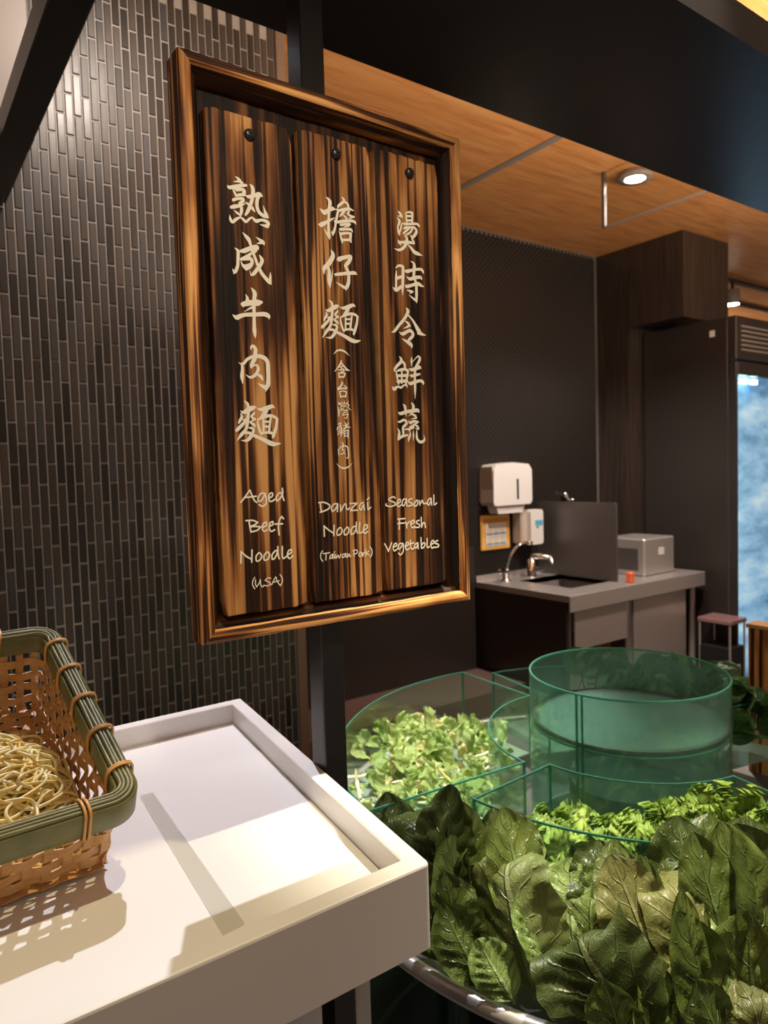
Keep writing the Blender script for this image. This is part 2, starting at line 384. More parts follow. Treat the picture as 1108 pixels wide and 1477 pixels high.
p3 = plank(.5005, .5985, -.1440, .3875, M['plank3'], .0025, .7060, seed=3)
tag(p1, 'left plank lettered for aged beef noodle'); tag(p2, 'middle plank lettered for danzai noodle'); tag(p3, 'right plank lettered for seasonal fresh vegetables')
# screws: part of each plank
for pl, sx, sz in ((p1,.339,.3615),(p2,.4465,.3665),(p3,.5525,.368)):
    mb = MB().lathe([(.0001,.7005),(.0035,.7009),(.0056,.7022),(.0062,.7040),(.0062,.707)], (sx,0,sz), 20, 1)
    mb.v = [(x, y, z) for x, y, z in mb.v]
    L = np.array(sg.location)-np.array((0,0,CH)); mb.v = [(x-L[0], y-L[1], z-L[2]) for x, y, z in mb.v]
    s1 = mb.build('screw', mat('black_oxide_screw', (.06,.06,.065), .3, .8), pl, smooth=True)
    mb = MB(); cr = .0034
    for a in (.5, .5+math.pi/2):
        Mx = Matrix.Translation(Vector((sx-L[0], .7004-L[1], sz-L[2]))) @ Matrix.Rotation(a, 4, 'Y')
        mb.box(-cr, cr, -.0003, .0012, -.0009, .0009, M=Mx)
    mb.build('screw_slot', M['blackgap'], pl)
# ---- lettering
GL = '''
c1:3211 3151 4 3247 3128 34 3276 3100 31|3192 3092 8 3246 3104 23 3288 3103 23|3121 3040 8 3141 3021 36 3227 3053 36 3307 3078 34 3338 3082 21|3177 3016 10 3195 2984 26 3216 2949 21|3200 3018 18 3259 3033 21 3302 3026 39 3303 2995 42 3302 2974 26|3219 3009 26 3253 3013 16 3282 3022 16|3205 2952 18 3251 2967 31 3303 2982 31|3178 2901 31 3221 2922 31 3286 2935 31 3291 2913 31 3256 2885 31 3246 2860 31|3250 2881 31 3268 2838 34 3263 2791 34 3253 2750 13|3182 2799 5 3214 2777 26 3247 2760 23|3152 2822 31 3189 2836 41 3246 2855 31 3316 2891 8|3376 3100 10 3398 3082 39 3408 3042 42 3396 2961 39 3370 2884 37 3338 2815 37 3310 2771 21|3319 2975 10 3356 2969 37 3418 2992 39 3477 3019 45 3506 3009 29|3483 3015 42 3458 2973 40 3448 2919 40 3452 2868 40 3474 2825 40 3520 2802 40 3576 2791 16|3522 2910 3 3535 2862 24 3554 2818 40 3573 2790 16|3319 2905 10 3350 2888 29 3392 2856 37 3419 2825 13|3132 2739 5 3138 2699 31 3159 2672 31 3206 2711 31 3252 2735 18 3285 2718 31 3313 2702 29 3355 2740 24 3387 2757 21 3430 2730 40 3489 2751 29 3542 2750 37 3573 2727 43 3557 2687 13|3472 2701 4 3516 2698 24 3560 2698 43
c2:3268 2586 4 3301 2555 31 3334 2524 45 3355 2475 32 3364 2430 32 3385 2381 32 3411 2316 33 3438 2252 37 3470 2193 40 3516 2143 43 3561 2104 43 3582 2086 13|3578 2215 3 3574 2164 27 3570 2105 32|3242 2385 31 3282 2396 47 3335 2423 47 3388 2444 53 3429 2456 48 3443 2442 21|3435 2457 32 3410 2416 32 3386 2391 26|3170 2410 4 3203 2389 31 3210 2364 36 3204 2291 34 3198 2228 35 3173 2168 34 3150 2141 13|3138 2191 3 3151 2164 23 3164 2153 21|3236 2301 26 3285 2326 34 3332 2357 32 3356 2379 26|3337 2337 26 3359 2314 40 3363 2278 37 3333 2237 42 3294 2200 21|3237 2280 10 3256 2241 26 3286 2209 26|3256 2249 13 3293 2239 32 3339 2259 32|3241 2299 26 3290 2309 26 3336 2321 32|3455 2375 13 3477 2342 40 3482 2316 40 3456 2265 40 3413 2211 40 3376 2167 37 3349 2150 16 3334 2200 4|3419 2562 3 3462 2540 29 3502 2517 45 3516 2498 16|3425 2492 4 3466 2506 24 3496 2511 27|3309 2218 32 3351 2252 26
c3:3341 2021 4 3368 1990 37 3382 1960 48 3373 1901 42 3368 1848 40 3365 1742 38 3362 1636 38 3362 1567 45 3366 1515 27 3368 1487 4|3275 1940 6 3293 1908 32 3294 1871 47|3238 1833 47 3293 1850 58 3351 1862 58 3410 1869 69 3457 1879 32|3241 1844 16 3246 1813 26 3251 1804 5|3249 1754 3 3296 1785 15 3361 1821 27|3116 1714 3 3161 1687 47 3207 1707 45 3265 1726 41 3381 1741 43 3487 1755 48 3534 1738 48 3539 1712 13
c4:3314 1355 4 3313 1384 21 3337 1402 37 3365 1372 43 3359 1313 43 3353 1270 43 3329 1232 45 3310 1188 37 3306 1162 6|3306 1172 5 3339 1195 16 3375 1203 21 3388 1177 32 3381 1139 35 3347 1094 35 3293 1068 27 3240 1096 4|3371 1106 21 3417 1082 40 3440 1038 6|3162 1221 3 3196 1202 18 3225 1214 32 3267 1259 32 3332 1290 37 3402 1300 43 3467 1284 48 3501 1243 49 3505 1162 49 3503 1055 49 3496 1000 51 3466 929 11|3375 1013 4 3418 986 32 3471 967 54|3203 1208 26 3205 1145 34 3197 1070 42 3203 994 6
c5:3213 816 11 3246 788 32 3256 741 37 3250 666 37 3238 586 37 3217 516 32 3163 458 37 3112 396 8|3163 711 5 3196 694 37 3261 725 53 3314 748 45 3341 754 16|3164 680 11 3178 648 32 3156 611 32 3140 582 21|3193 612 21 3228 623 21|3321 702 13 3317 684 24 3287 651 27 3327 625 27 3273 597 13|3267 592 16 3307 568 35 3326 547 19|3221 607 27 3167 553 37 3114 505 37 3110 489 11|3253 533 16 3299 525 32 3303 496 32 3272 442 43 3224 397 32 3155 398 4|3187 479 27 3250 477 32 3290 459 32|3251 485 16 3307 451 35 3394 416 43 3494 370 54 3553 357 44 3618 365 14|3355 741 5 3402 729 38 3474 747 51 3534 768 41 3561 755 16|3467 730 49 3441 687 49 3391 632 27|3359 631 11 3359 567 27 3380 497 30 3396 457 16|3374 626 22 3446 654 35 3512 667 33 3566 651 33 3598 630 22|3589 630 33 3580 564 33 3559 499 38 3533 438 33 3526 423 8|3391 473 27 3462 484 27 3516 479 33|3426 616 26 3421 486 26|3514 645 24 3499 563 27 3487 487 30|3426 600 23 3497 601 23|3423 547 27 3495 548 27
c6:4315 3158 4 4354 3132 39 4366 3100 47 4353 3034 39 4344 2949 32 4337 2850 32 4337 2777 37 4342 2719 35 4344 2691 12|4272 2805 4 4304 2757 22 4335 2713 25|4226 3015 2 4259 2992 39 4290 2979 54 4338 3012 39 4391 3041 49 4435 3040 12|4213 2833 24 4241 2834 54 4303 2871 39 4363 2909 27 4429 2947 4|4521 3199 4 4550 3180 30 4558 3157 27 4524 3126 32 4481 3088 32 4468 3063 15|4561 3152 25 4602 3136 30 4616 3103 30 4606 3077 25|4444 3046 10 4485 3039 30 4570 3065 38 4630 3081 30 4682 3073 13|4473 3027 30 4456 2970 31 4439 2907 31 4424 2836 27 4404 2783 32 4388 2746 20|4378 2774 20 4392 2766 30|4557 3038 25 4519 3001 27 4488 2968 10|4540 2995 10 4572 2976 28 4589 2949 23|4623 3050 25 4604 3021 25 4646 3004 28 4688 3002 23 4620 2972 13|4410 2917 4 4435 2897 27 4528 2923 35 4650 2950 33 4698 2943 33 4712 2921 10|4500 2879 27 4563 2895 30 4627 2908 30|4550 2862 10 4617 2889 20|4492 2825 32 4573 2842 28 4640 2848 33 4660 2825 13|4471 2804 4 4490 2778 22 4500 2730 27 4516 2680 20|4496 2776 32 4583 2798 28 4638 2803 30|4638 2803 30 4630 2756 33 4634 2707 23|4514 2710 30 4629 2729 30
c7:4355 2577 4 4377 2544 40 4381 2505 55 4344 2440 57 4295 2384 57 4256 2344 44 4257 2290 12|4315 2372 30 4327 2315 45 4319 2225 47 4327 2172 32 4333 2138 5|4378 2356 2 4366 2300 12 4336 2183 20|4439 2474 20 4463 2482 55 4511 2504 45 4609 2536 43 4624 2524 45 4591 2466 48 4550 2425 40 4558 2401 40 4584 2350 40 4590 2291 40 4580 2224 45 4556 2176 40 4539 2138 8|4414 2217 4 4464 2194 25 4523 2171 38|4397 2304 15 4432 2307 35 4517 2326 38 4614 2346 40 4675 2355 41 4706 2339 6|4399 2275 2 4407 2301 12
c8:4309 2000 10 4343 1976 30 4353 1930 35 4347 1856 35 4335 1777 35 4315 1707 30 4260 1639 35 4208 1568 7|4258 1894 5 4292 1879 35 4358 1915 50 4412 1942 43 4439 1950 15|4260 1863 10 4274 1833 30 4251 1794 30 4236 1764 20|4289 1798 20 4325 1812 20|4419 1898 13 4416 1879 23 4385 1845 25 4425 1823 25 4371 1791 12|4365 1785 15 4405 1765 33 4425 1746 18|4318 1796 25 4264 1739 35 4209 1687 35 4206 1669 10|4351 1726 15 4398 1723 30 4403 1693 30 4371 1632 40 4321 1578 30 4251 1574 4|4284 1665 25 4348 1668 30 4389 1651 30|4349 1677 15 4407 1644 33 4495 1614 40 4596 1572 51 4657 1562 41 4722 1576 13|4454 1938 5 4501 1930 35 4574 1954 48 4636 1980 38 4663 1969 15|4568 1938 46 4542 1893 45 4491 1835 25|4458 1831 10 4459 1768 25 4480 1700 28 4497 1658 15|4473 1827 20 4547 1861 33 4614 1879 30 4669 1869 31 4702 1851 20|4693 1850 31 4684 1785 31 4663 1717 36 4636 1650 31 4629 1632 8|4491 1675 25 4564 1694 25 4619 1693 31|4527 1822 24 4522 1693 24|4616 1858 23 4601 1777 25 4589 1699 28|4526 1806 21 4599 1814 21|4524 1754 25 4597 1761 25
d1:5333 3193 4 5364 3172 34 5390 3146 32 5401 3121 11|5324 3131 2 5376 3135 26|5321 3115 6 5348 3091 32 5357 3061 37 5335 3015 24 5331 2973 26 5346 2928 37 5356 2898 6|5349 2928 21 5371 2979 24 5382 3023 21 5404 3064 8|5458 3190 13 5462 3132 19 5469 3081 19|5466 3196 16 5514 3210 27 5551 3209 32|5562 3209 29 5557 3149 29 5552 3095 27|5471 3154 29 5547 3168 27|5469 3102 27 5552 3117 27|5393 3049 5 5448 3056 32 5550 3074 32 5626 3087 30 5657 3071 32 5658 3051 6|5411 2986 5 5446 3008 35 5528 3030 24 5590 3033 32 5618 3000 38 5597 2954 40 5551 2907 32 5533 2889 6|5508 2934 6 5544 2913 32|5514 3020 27 5465 2980 27 5413 2937 24|5555 3016 24 5526 2974 27 5477 2937 21 5426 2918 5|5321 2845 4 5345 2817 37 5364 2789 16|5338 2816 32 5440 2833 37 5522 2843 37 5580 2842 19|5422 2909 6 5459 2894 32 5460 2841 43 5431 2789 40 5383 2744 37 5328 2723 29 5266 2731 4|5480 2813 11 5526 2777 37 5573 2737 46 5627 2724 46 5707 2710 3|5544 2887 21 5570 2859 27 5573 2833 13
d2:5280 2497 11 5315 2529 29 5369 2537 35 5398 2524 32|5392 2531 37 5388 2414 43 5378 2280 37 5373 2181 5|5286 2471 11 5284 2400 32 5279 2320 32 5277 2241 37|5296 2380 37 5364 2405 37|5226 2266 4 5274 2233 42 5360 2288 37|5517 2615 8 5561 2597 32 5570 2556 48 5561 2490 43 5555 2420 40|5568 2400 32 5591 2360 38 5593 2296 41 5593 2226 41 5590 2145 32 5594 2113 6|5472 2201 3 5525 2170 24 5587 2142 38|5421 2487 21 5454 2484 43 5565 2518 32 5670 2538 35 5704 2516 33 5710 2492 8|5439 2421 5 5492 2396 38 5576 2423 43 5659 2439 38 5681 2418 19|5421 2315 11 5441 2298 43 5531 2326 38 5615 2353 49 5670 2338 35 5712 2330 11|5452 2252 16 5501 2247 32 5540 2247 16 5493 2219 13
d3:5424 2035 11 5448 2003 48 5435 1961 42 5386 1892 39 5309 1816 38 5240 1740 36 5191 1716 8|5455 1947 21 5509 1905 27 5562 1840 43 5609 1774 60 5649 1740 44 5728 1727 4|5600 1741 33 5663 1730 27 5725 1726 3|5396 1872 6 5439 1855 32 5469 1826 32 5431 1803 27 5372 1778 3|5472 1826 16 5482 1808 11|5302 1730 4 5359 1711 43 5429 1747 39 5477 1762 43 5517 1733 43 5509 1695 43 5466 1659 38 5445 1641 27|5341 1654 4 5397 1632 30 5451 1609 49 5488 1585 46 5494 1552 14
d4:5292 1435 4 5322 1405 37 5317 1367 42 5265 1321 40 5223 1276 35 5216 1244 13|5341 1374 32 5374 1344 35 5379 1301 30|5236 1245 8 5290 1264 32 5371 1282 35 5418 1266 38|5242 1245 19 5253 1182 27 5274 1097 24|5425 1261 32 5409 1190 32 5386 1114 27|5254 1195 35 5416 1207 35|5261 1126 40 5400 1139 40|5330 1261 26 5321 1110 26|5172 1058 8 5205 1030 45 5256 1062 27 5309 1054 30 5358 1085 19 5395 1084 27 5404 1053 5|5399 1114 5 5405 1082 11|5490 1443 4 5484 1389 30 5484 1324 8|5487 1367 5 5562 1437 14 5598 1454 25 5618 1425 38 5588 1369 38 5551 1317 38 5535 1268 38 5530 1208 35 5530 1121 37 5528 1039 35 5524 922 5|5443 1289 14 5484 1281 41 5551 1301 44 5607 1318 49 5628 1308 19|5451 1214 14 5485 1205 38 5555 1223 35 5607 1234 27|5414 1131 11 5454 1109 41 5531 1132 41 5615 1152 38 5657 1135 41 5663 1106 14
d5:5258 749 11 5291 733 40 5380 757 43 5477 771 44 5560 781 47 5579 757 16|5332 850 8 5362 821 38 5370 768 32 5378 695 4|5466 868 16 5493 836 42 5488 787 41 5458 738 24 5419 708 5|5462 732 22 5516 714 33 5536 685 25 5439 666 4|5414 650 8 5437 623 35 5500 643 33 5562 636 25|5555 633 25 5498 597 27 5442 569 33 5420 533 30|5421 547 30 5490 567 27|5519 592 16 5553 576 33 5570 546 19 5525 551 14|5427 520 11 5432 476 24 5410 427 33 5401 384 5|5485 520 8 5482 466 26 5478 400 5|5538 526 16 5535 460 33 5544 417 36 5589 384 36 5639 395 36 5659 423 25 5648 478 3|5240 636 8 5274 631 27 5329 654 32 5369 646 32 5382 617 33 5347 584 38 5322 562 32 5324 508 35 5322 459 27|5345 540 16 5397 544 24|5234 558 5 5263 507 30 5251 448 35 5246 402 10|5246 421 32 5308 454 38 5394 470 22
e1:4348 1391 4 4395 1433 19 4452 1444 24 4508 1428 20 4564 1387 3
e2:4448 1322 17 4441 1294 22 4403 1244 19 4354 1193 6|4456 1291 17 4501 1246 22 4521 1225 28 4562 1214 5|4429 1250 15 4465 1259 15|4439 1238 9 4459 1230 11|4402 1212 9 4438 1216 16 4474 1227 15 4484 1210 17 4447 1191 15 4411 1180 6|4406 1180 11 4415 1126 18|4408 1173 17 4452 1182 14 4493 1180 20|4495 1176 20 4476 1134 18|4414 1134 18 4476 1138 18
e3:4443 1080 11 4452 1061 22 4420 1020 22 4393 997 24 4398 979 6|4398 993 19 4455 1004 18 4504 1004 20|4477 1040 13 4512 1014 17|4405 972 6 4416 938 16 4425 899 17|4410 961 14 4459 974 14 4500 967 18|4505 965 17 4490 906 17|4426 908 16 4493 915 17
e4:4380 850 3 4407 825 20|4381 815 6 4410 825 11|4380 792 5 4390 755 16 4389 677 11 4404 734 7|4470 862 8 4475 844 13|4439 848 11 4422 821 13 4437 800 12|4421 791 11 4443 813 9|4448 831 10 4500 834 10|4450 811 9 4497 814 9|4455 794 11 4494 795 11|4452 778 11 4451 757 9|4527 859 7 4513 828 13 4536 814 12 4519 791 10|4524 785 11 4557 757 9|4421 778 11 4435 758 13 4409 749 13|4450 744 11 4503 758 13 4502 736 12 4454 718 12 4443 691 11 4516 710 13 4505 680 14 4488 658 12 4463 672 4
e5:4371 587 7 4414 601 17 4405 572 14 4366 545 13 4364 517 10|4392 563 13 4417 557 15 4421 518 17 4418 478 17 4408 444 8|4380 530 10 4411 542 10|4364 495 8 4411 518 11|4367 469 13 4415 500 11|4425 500 11 4450 479 11|4461 618 3 4481 597 17 4474 544 14|4438 570 7 4501 584 12|4520 604 11 4484 553 15 4439 509 11|4447 538 11 4516 556 14 4544 555 7|4457 509 11 4459 446 17|4462 509 14 4512 519 17|4514 514 16 4506 435 16|4466 482 11 4503 488 11|4465 453 14 4507 457 14
e6:4421 380 11 4435 361 18 4431 321 17 4417 287 13|4360 300 3 4373 289 10 4403 326 13 4455 339 15 4496 321 18 4505 273 18 4505 216 18 4491 192 11 4460 212 5|4373 289 14 4371 252 14 4376 212 3|4422 291 11 4448 286 12 4436 252 12 4405 239 12 4385 250 3|4442 260 11 4471 236 7
e7:4342 135 3 4374 99 14 4435 76 24 4503 93 17 4556 134 3
w1:3126 -261 18 3174 -206 18 3235 -133 18 3259 -197 18 3283 -247 18 3312 -270 18|3173 -209 18 3232 -208 18 3305 -202 18|3406 -176 18 3366 -174 18 3331 -213 18 3329 -252 18 3355 -259 18 3390 -221 18 3412 -179 18 3423 -235 18 3414 -296 18 3373 -315 18 3337 -295 18|3464 -228 18 3499 -208 18 3500 -177 18 3470 -182 18 3454 -224 18 3463 -261 18 3490 -266 18 3525 -246 19|3617 -185 19 3583 -180 19 3546 -222 19 3551 -266 19 3594 -236 19 3624 -182 19 3623 -129 19 3623 -213 19 3638 -263 19
w2:3176 -459 18 3254 -461 18 3312 -486 18 3272 -511 18 3225 -523 18|3211 -468 18 3218 -529 18 3229 -584 18|3225 -529 18 3278 -527 18 3344 -537 18 3302 -571 18 3229 -584 18|3370 -545 18 3415 -524 18 3413 -490 18 3378 -503 18 3363 -551 18 3382 -588 18 3423 -573 18|3451 -538 18 3493 -520 19 3491 -488 19 3459 -502 18 3445 -550 18 3466 -594 19 3511 -580 19|3623 -465 19 3603 -439 19 3573 -478 19 3557 -552 19 3563 -639 19|3520 -518 19 3610 -521 19
w3:3098 -907 18 3106 -783 18|3106 -786 18 3165 -843 18 3220 -876 18|3232 -779 18 3223 -910 18|3308 -818 18 3277 -854 18 3281 -903 18 3322 -895 18 3343 -854 18 3325 -821 18 3308 -818 18|3402 -819 18 3370 -856 18 3375 -903 18 3416 -894 19 3438 -850 19 3419 -818 18 3402 -819 18|3539 -815 19 3508 -813 19 3468 -853 19 3466 -902 19 3498 -893 19 3535 -827 19 3541 -769 19 3541 -853 19 3552 -903 19|3596 -773 19 3592 -858 19 3601 -905 19 3643 -887 19|3662 -870 19 3705 -846 19 3706 -814 19 3674 -824 19 3655 -869 19 3677 -913 19 3721 -888 19
w4:3251 -1078 12 3226 -1118 12 3224 -1161 12 3247 -1203 12|3259 -1106 12 3257 -1152 12 3269 -1185 12 3301 -1145 12 3316 -1110 12 3317 -1159 12 3336 -1192 12 3356 -1176 12|3441 -1108 12 3400 -1103 12 3372 -1125 12 3425 -1153 12 3431 -1178 12 3390 -1186 12 3356 -1176 12|3448 -1183 12 3473 -1140 12 3503 -1099 12 3521 -1157 12 3547 -1195 12|3466 -1157 12 3542 -1147 12|3555 -1080 12 3578 -1120 13 3579 -1164 13 3553 -1205 13
w5:4082 -309 18 4157 -311 18 4227 -347 18 4213 -384 18 4161 -405 18 4097 -419 18|4101 -314 18 4113 -420 18|4336 -335 18 4283 -336 18 4249 -383 18 4260 -421 18 4305 -393 18 4336 -339 18 4328 -425 18|4372 -351 18 4373 -424 18 4421 -353 18 4446 -344 18 4460 -408 18 4502 -392 18|4504 -340 18 4605 -341 18 4553 -378 18 4509 -424 18 4610 -423 18|4694 -335 18 4651 -354 18 4636 -403 18 4661 -426 18 4697 -357 18 4707 -428 18|4754 -341 19 4759 -427 19 4799 -401 19|4777 -283 19 4750 -308 18
w6:4141 -699 18 4142 -579 18|4142 -583 18 4207 -635 18 4270 -674 18|4278 -581 18 4269 -702 18|4349 -616 18 4315 -653 18 4318 -699 18 4359 -691 18 4385 -655 18 4370 -619 18 4349 -616 18|4452 -616 18 4414 -653 18 4416 -702 18 4457 -695 18 4480 -654 18 4464 -618 18 4452 -616 18|4584 -616 18 4544 -617 18 4507 -656 18 4507 -706 18 4549 -695 18 4581 -633 18 4586 -566 18 4583 -648 18 4598 -698 18|4634 -577 18 4622 -650 18 4629 -700 18 4676 -683 18|4685 -669 18 4738 -644 19 4735 -608 19 4700 -613 18 4681 -669 18 4701 -708 19 4745 -687 19
w7:4111 -865 13 4086 -901 13 4084 -948 13 4108 -986 13|4117 -898 13 4205 -896 13|4157 -900 13 4150 -975 13|4244 -916 13 4216 -930 13 4202 -963 13 4231 -959 13 4246 -918 13 4249 -969 13|4262 -920 13 4271 -967 13 4283 -953 13|4274 -888 13 4264 -899 13|4285 -920 13 4293 -968 13 4317 -934 13 4332 -970 13 4358 -925 13|4415 -925 13 4382 -934 13 4374 -969 13 4402 -961 13 4420 -924 13 4428 -972 13|4442 -926 13 4447 -972 13 4471 -932 13 4480 -968 13 4493 -958 13|4524 -901 13 4567 -893 13 4591 -916 13 4574 -936 13 4531 -944 13|4540 -899 13 4538 -973 13|4626 -928 13 4607 -955 13 4623 -981 13 4649 -958 14 4642 -931 14 4626 -928 13|4658 -938 14 4663 -981 14 4673 -943 14 4693 -934 14|4704 -903 14 4704 -978 14|4749 -924 14 4711 -950 14 4753 -971 14|4772 -876 14 4795 -914 14 4795 -964 14 4769 -1002 14
w8:5173 -304 18 5139 -289 18 5079 -310 18 5082 -331 18 5158 -359 18 5179 -388 18 5105 -405 18 5033 -391 18 5032 -370 18|5208 -375 18 5247 -353 18 5246 -325 18 5215 -330 18 5199 -378 18 5217 -414 18 5259 -395 18|5347 -326 18 5298 -327 18 5275 -378 18 5291 -407 18 5323 -377 18 5344 -329 18 5350 -414 18|5431 -325 18 5386 -335 18 5376 -359 18 5429 -382 18 5432 -404 18 5370 -415 18|5494 -356 18 5464 -395 18 5472 -421 18 5509 -408 18 5524 -366 18 5511 -347 18 5494 -356 18|5551 -353 18 5555 -410 19|5554 -403 18 5597 -351 19 5618 -395 19 5666 -390 19|5741 -334 19 5698 -345 19 5677 -398 19 5700 -417 19 5729 -383 19 5741 -340 19 5748 -420 19|5787 -295 19 5784 -385 19 5794 -418 19 5831 -398 19
w9:5203 -567 18 5316 -567 18|5228 -574 18 5220 -694 18|5201 -622 18 5305 -621 18|5328 -610 18 5338 -688 18 5344 -639 18 5390 -606 18|5411 -643 18 5456 -625 18 5450 -596 18 5416 -608 18 5402 -650 18 5427 -690 18 5465 -675 18|5538 -602 19 5497 -613 18 5492 -634 18 5538 -659 19 5535 -687 19 5472 -690 18|5571 -568 19 5573 -693 19 5595 -648 19 5623 -639 19 5637 -701 19
w10:4991 -857 18 5027 -915 18 5045 -955 18 5070 -905 18 5098 -852 18|5128 -907 18 5174 -893 18 5166 -864 18 5135 -876 18 5119 -916 18 5137 -956 18 5181 -936 18|5270 -874 18 5218 -876 18 5194 -919 18 5215 -939 18 5261 -897 18 5276 -887 18 5271 -971 18 5230 -1014 18 5200 -990 18|5313 -915 18 5358 -894 18 5350 -865 18 5323 -877 18 5306 -922 18 5329 -961 18 5369 -945 18|5390 -847 18 5392 -932 18 5418 -959 18 5447 -944 18|5371 -890 18 5443 -881 18|5506 -885 19 5460 -903 18 5454 -941 18 5481 -944 19 5507 -899 19 5509 -960 19|5558 -825 19 5562 -961 19 5599 -950 19 5623 -912 19 5601 -893 19 5563 -922 19|5658 -843 19 5656 -955 19 5691 -950 19|5720 -927 19 5767 -906 19 5759 -876 19 5730 -888 19 5715 -931 19 5732 -972 19 5765 -960 19|5833 -882 19 5795 -894 19 5790 -915 19 5841 -935 19 5838 -963 19 5774 -968 19
'''
CNT = [0]
def stroke(mb, pts, y):
    P = np.array(pts, float).reshape(-1, 3); n = len(P)
    for i in range(1, n-1):                  # a sharp turn of the brush starts a new stroke
        a = P[i,:2]-P[i-1,:2]; b = P[i+1,:2]-P[i,:2]
        if a @ b < -.25*np.linalg.norm(a)*np.linalg.norm(b): stroke(mb, P[:i+1], y); stroke(mb, P[i:], y); return
    if n == 2: Q = np.array([P[0]*(1-t)+P[1]*t for t in np.linspace(0, 1, 3)])
    else:
        Q = []
        Pe = np.vstack([2*P[0]-P[1], P, 2*P[-1]-P[-2]])
        for i in range(1, n):
            p0, p1_, p2_, p3_ = Pe[i-1], Pe[i], Pe[i+1], Pe[i+2]
            for t in np.linspace(0, 1, 7)[:-1]:
                Q.append(.5*((2*p1_)+(-p0+p2_)*t+(2*p0-5*p1_+4*p2_-p3_)*t*t+(-p0+3*p1_-3*p2_+p3_)*t**3))
        Q.append(P[-1]); Q = np.array(Q)
    Q[:,2] = np.maximum(Q[:,2], 2)
    # round caps
    xy = Q[:, :2]; d = np.gradient(xy, axis=0); L_ = np.linalg.norm(d, axis=1); L_[L_ == 0] = 1; d /= L_[:,None]
    def cap(p, dr, w_):
        return [(p+dr*(w_/2)*math.sin(a), max(w_*math.cos(a), .6)) for a in (math.pi*.15, math.pi*.3, math.pi*.42, math.pi*.49)]
    seq = [(c, w_, d[0]) for c, w_ in reversed(cap(xy[0], -d[0], Q[0,2]))]+[(xy[i], Q[i,2], d[i]) for i in range(len(Q))]+[(c, w_, d[-1]) for c, w_ in cap(xy[-1], d[-1], Q[-1,2])]
    vs = []
    for c, w_, dd in seq:
        nn_ = np.array([-dd[1], dd[0]])
        for s in (1, -1):
            q = (c+nn_*w_/2*s)*1e-4; vs.append((q[0], y, q[1]))
    k = len(seq); vs = [(a_, b_-j*2.5e-7-CNT[0]*4e-6, c_) for j, (a_, b_, c_) in enumerate(vs)]; CNT[0] += 1
    mb.add(vs, [(2*i, 2*i+1, 2*i+3, 2*i+2) for i in range(k-1)])
rows = dict(l.split(':') for l in GL.strip().split('\n'))
for pl, keys, y in ((p1, 'c1 c2 c3 c4 c5 w1 w2 w3 w4'.split(), .7046), (p2, 'c6 c7 c8 e1 e2 e3 e4 e5 e6 e7 w5 w6 w7'.split(), .7051), (p3, 'd1 d2 d3 d4 d5 w8 w9 w10'.split(), .7056)):
    for kx in keys:
        mb = MB(); CNT[0] = 0
        for i, st in enumerate(rows[kx].split('|')): stroke(mb, list(map(float, st.split())), y)
        L = np.array(sg.location)-np.array((0,0,CH)); mb.v = [(a-L[0], b-L[1], c-L[2]) for a, b, c in mb.v]
        mb.build('lettering', M['letter'], pl)
# ================================================================= TRAY
TZ = -.357
tr = thing('white_tray', (.2, .75, TZ-.085), 'white recessed solid tray under the noodle basket at lower left', 'tray')
# outer corners (near-left beyond the frame, near-right, far-right, far-left)
O4 = [(-.45,.497),(.392,.497),(.459,1.068),(-.45,1.068)]
tk = .0205
I4 = [(-.43,.497+tk),(.392-tk*.99+.002,.497+tk),(.459-tk*1.02-.002,1.068-tk),(-.43,1.068-tk)]
def ringface(mb, A, B, za, zb, rev=False):
    vs = [(*p, za) for p in A]+[(*p, zb) for p in B]; n_ = len(A)
    fs = [(i, (i+1)%n_, n_+(i+1)%n_, n_+i) for i in range(n_)]
    mb.add(vs, [f[::-1] if rev else f for f in fs])
def off(P, d):
    n_ = len(P); out = []
    for i in range(n_):
        a, b, c = np.array(P[i-1]), np.array(P[i]), np.array(P[(i+1)%n_])
        e1 = (b-a)/np.linalg.norm(b-a); e2 = (c-b)/np.linalg.norm(c-b); n1 = np.array([-e1[1], e1[0]]); n2 = np.array([-e2[1], e2[0]])
        m_ = (n1+n2)/(1+n1@n2); out.append(tuple(b+m_*d))
    return out
def roundc(P, r, k=5):
    out = []
    for i in range(len(P)):
        a, b, c = np.array(P[i-1]), np.array(P[i]), np.array(P[(i+1)%len(P)])
        u = b+(a-b)/np.linalg.norm(a-b)*r; v = b+(c-b)/np.linalg.norm(c-b)*r
        for t in np.linspace(0, 1, k): out.append(tuple((1-t)**2*u+2*t*(1-t)*b+t*t*v))
    return out
Ro = roundc(O4, .006); mb = MB()
ringface(mb, Ro, Ro, TZ-.080, TZ-.0025); ringface(mb, Ro, off(Ro, .0007), TZ-.0025, TZ-.0007); ringface(mb, off(Ro,.0007), off(Ro,.0025), TZ-.0007, TZ)
Ii = roundc(I4, .003, 5)
ringface(mb, off(Ro,.0025), off(Ii,-.0015), TZ, TZ); ringface(mb, off(Ii,-.0015), off(Ii,0), TZ, TZ-.0012); ringface(mb, Ii, Ii, TZ-.0012, TZ-.0305)
mb.add([(*p, TZ-.080) for p in Ro], [tuple(range(len(Ro)))[::-1]])
put(mb, 'rim', M['solid'], tr, sharp=35)
mb = MB(); ff = off(Ii, .0006); mb.prism(ff, TZ-.040, TZ-.030); put(mb, 'tray_floor', M['solid'], tr)
# clear strip lying on the tray
st = MB().prism([(.2165,.560),(.2365,.562),(.2540,.87),(.2390,.872)], TZ-.030, TZ-.0272).build('acrylic_strip', None or acrylic('frosted_clear_strip', (.97,.97,.96), dens=.14, dc=(.75,.72,.66)))
tag(st, 'narrow clear frosted strip lying across the white tray beside the basket', 'strip')
